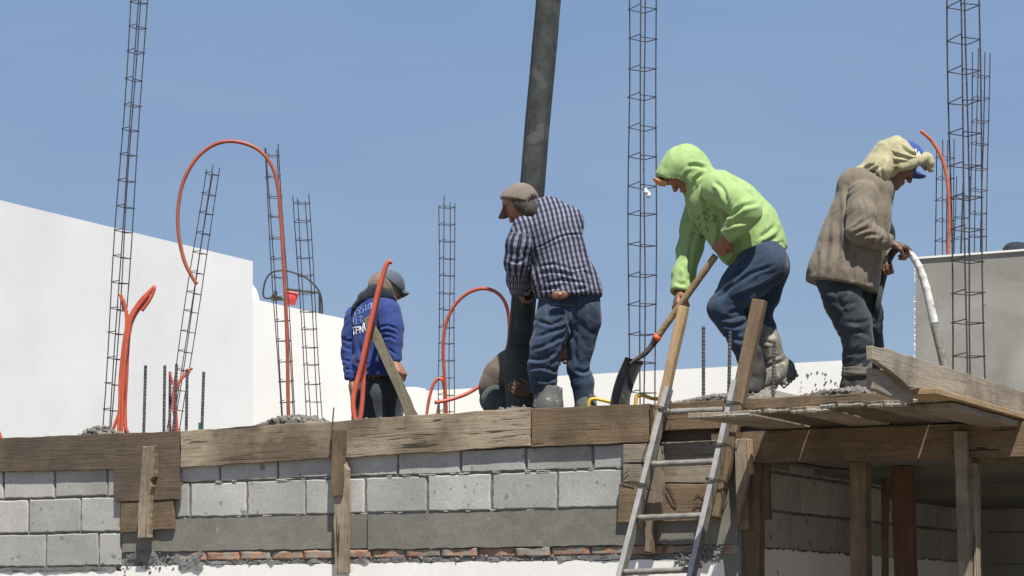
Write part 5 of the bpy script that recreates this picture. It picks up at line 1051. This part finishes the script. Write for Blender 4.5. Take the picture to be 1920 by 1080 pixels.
for s_ in (-1, 1): f1.chain([j(708 + 17 * s_, 745, .05 * s_), j(708 + 20 * s_, 880, .05 * s_), j(708 + 20 * s_, 1000, .05 * s_)], [.11, .08, .065], .03, fold=(0.0024, .07))
f1.cut(j(708, 699), (0, 0, 1)); cloth2('trousers', [f1], M_cloth('dark_grey_trousers', (.022, .026, .03), (.05, .055, .06), wear=(5, (.09, .09, .085), .60)), pe, .005, .003, 77)
for s_ in (-1, 1):
    f = Fig(.008).chain([j(708 + 20 * s_, 985, .05 * s_), j(708 + 20 * s_, 1012, .05 * s_), j(728 + 20 * s_, 1020, .05 * s_ + .1)], [.06, .055, .045], .03).cut(j(708, 1028), (0, 0, -1)); cloth2('boot', [f], BOOTD, pe, .002, .002, 5)
GL = {'S': [[(1, 0), (.1, .05), (0, .3), (1, .6), (.9, .95), (0, 1)]], 'I': [[(.5, 0), (.5, 1)]], 'O': [[(.1, .1), (.9, .1), (1, .9), (0, .9), (.1, .1)]], 'N': [[(0, 1), (0, 0), (1, 1), (1, 0)]], 'T': [[(0, 0), (1, 0)], [(.5, 0), (.5, 1)]], 'E': [[(1, 0), (0, 0), (0, 1), (1, 1)], [(0, .5), (.8, .5)]], 'B': [[(0, 0), (0, 1), (.9, .85), (.1, .5), (.9, .2), (0, 0)]], 'P': [[(0, 1), (0, 0), (1, .1), (1, .45), (0, .55)]], 'M': [[(0, 1), (0, 0), (.5, .6), (1, 0), (1, 1)]], 'A': [[(0, 1), (.5, 0), (1, 1)], [(.2, .65), (.8, .65)]]}
def word(s, x, y, w_, h, sl): return [[(x + (i * 1.3 + a) * w_, y + b * h + (i * 1.3 + a) * w_ * sl) for a, b in st] for i, ch in enumerate(s) for st in GL[ch]]
arc_print('back_print', M_plain('pale_blue_print', (.25, .36, .62), .9), pe, bl, word('ISSION', 663, 581, 5.2, 12, -.42) + word('TEB', 660, 597, 6.0, 13, -.25), .0022)
arc_print('white_back_print', M_plain('white_print', (.75, .77, .8), .9), pe, bl, word('TPM', 661, 615, 5.4, 13, -.25) + word('A', 679, 606, 6, 15, -.2), .0042)
board('plank', 'cement stained plank held upright by the blue shirted man', 'plank', [P(x, y, 13.62) for x, y in [(681, 599), (687, 594), (694, 591), (701, 606), (714, 627), (738, 679), (757, 718), (770, 747), (800, 812), (872, 1016), (846, 1024), (758, 777), (736, 720), (712, 668), (695, 634)]], .03, (0, -1, 0), M_wood('cement_caked_plank', (.20, .18, .125), (.12, .105, .07), (.26, .245, .19), .6, .3), rag=.004)
f = Fig(.006)
f.cov = True; f.chain([j(706, 582), j(702, 640), j(706, 700), j(708, 740)], [.105, .105, .11, .12], .05, flat=((0, 1, 0), 1.1)); f.cov = False; f.cap(j(708, 568), j(718, 552), .055, .055, .03); f.cov = True
head(f, hc, (.80, .5, -.25), (.2, .1, .95), .98)
f.chain([j(668, 595, .04), j(658, 655, .02), j(659, 714, -.03)], [.05, .04, .028], .03); f.chain([j(729, 588, -.14), j(737, 640, -.2), j(741, 678, -.24)], [.05, .04, .028], .03)
hand(f, j(659, 715, -.03), j(661, 735, -.04), (1, .3, 0), .5, 1.05, thumb=-1); hand(f, j(741, 680, -.24), j(750, 694, -.27), (-.75, .5, -.3), .75, 1.15, thumb=1)
for s_ in (-1, 1): f.chain([j(708 + 17 * s_, 750, .05 * s_), j(708 + 20 * s_, 880, .05 * s_), j(708 + 20 * s_, 1005, .05 * s_)], [.09, .06, .045], .03); f.cap(j(708 + 20 * s_, 1018, .05 * s_), j(725 + 20 * s_, 1022, .05 * s_ + .1), .035, .03)
skin_part('body', f, SKIN, pe, under=UND)
# ============================================================ crouching man behind the hose
UND = []; j = J(13.7)
pe = person(940, 850, 13.7, 'person in brown jacket crouching behind the mouth of the pump hose')
f1 = Fig(.007).chain([j(928, 728), j(945, 708), j(972, 690), j(1006, 668)], [.100, .118, .125, .125], .05, flat=((0, 1, 0), 1.2), fold=(0.0030, .07)).chain([j(1012, 672, -.14), j(1018, 730, -.26), j(998, 739, -.42)], [.07, .055, .042], .03, fold=(0.0024, .05)).chain([j(1000, 680, .14), j(1030, 740, .1), j(1012, 765, -.22)], [.07, .055, .042], .03)
f1.cut(j(925, 740), (-.25, 0, -.97)) if False else None
cloth2('jacket', [f1], M_cloth('brown_jacket', (.10, .078, .06), (.16, .125, .10)), pe, .005, .003, 81)
f1 = Fig(.007).cap(j(930, 748), j(950, 760), .098, .10, .04, flat=((0, 1, 0), 1.3))
for s_ in (-1, 1): f1.chain([j(935, 752, .1 * s_), j(985, 780, .14 * s_), j(942, 830, .12 * s_)], [.10, .075, .06], .03, fold=(0.0030, .05))
cloth2('trousers', [f1], M_cloth('grey_green_trousers', (.045, .052, .05), (.085, .095, .09)), pe, .004, .003, 83)
f = Fig(.005).ball(j(1048, 648), .104, .01).cut(j(1046, 656), (.5, 0, -.86)); cloth2('cap', [f], M_cloth('brown_cap', (.06, .045, .035), (.11, .08, .06)), pe, .001, .001, 1)
for s_ in (-1, 1):
    f = Fig(.008).chain([j(940, 815, .12 * s_), j(940, 838, .12 * s_), j(968, 842, .12 * s_)], [.06, .05, .042], .03).cut(j(940, 850), (0, 0, -1)); cloth2('boot', [f], BOOTD, pe, .002, .002, 5)
f = Fig(.006)
f.cov = True; f.chain([j(932, 735), j(965, 700), j(1005, 668)], [.12, .115, .11], .05, flat=((0, 1, 0), 1.1)); f.cov = False; f.cap(j(1010, 665), j(1034, 656), .055, .055, .03); f.cov = True; head(f, j(1046, 653), (.62, -.3, -.72), (.7, 0, .7), .98)
f.chain([j(1012, 672, -.16), j(1018, 730, -.28), j(992, 738, -.46)], [.05, .04, .028], .03); f.chain([j(1000, 680, .14), j(1030, 740, .1), j(1010, 765, -.2)], [.05, .04, .028], .03)
hand(f, j(991, 738, -.47), j(976, 731, -.50), (-.2, .7, .3), .7, 1.05, thumb=-1); hand(f, j(1009, 765, -.3), j(992, 755, -.5), (-.3, .7, .3), .6, 1.0, thumb=1)
for s_ in (-1, 1): f.chain([j(932, 750, .1 * s_), j(985, 780, .14 * s_), j(940, 838, .12 * s_)], [.09, .06, .045], .03); f.cap(j(940, 842, .12 * s_), j(965, 845, .12 * s_), .035, .03)
skin_part('body', f, SKIN2, pe, under=UND)
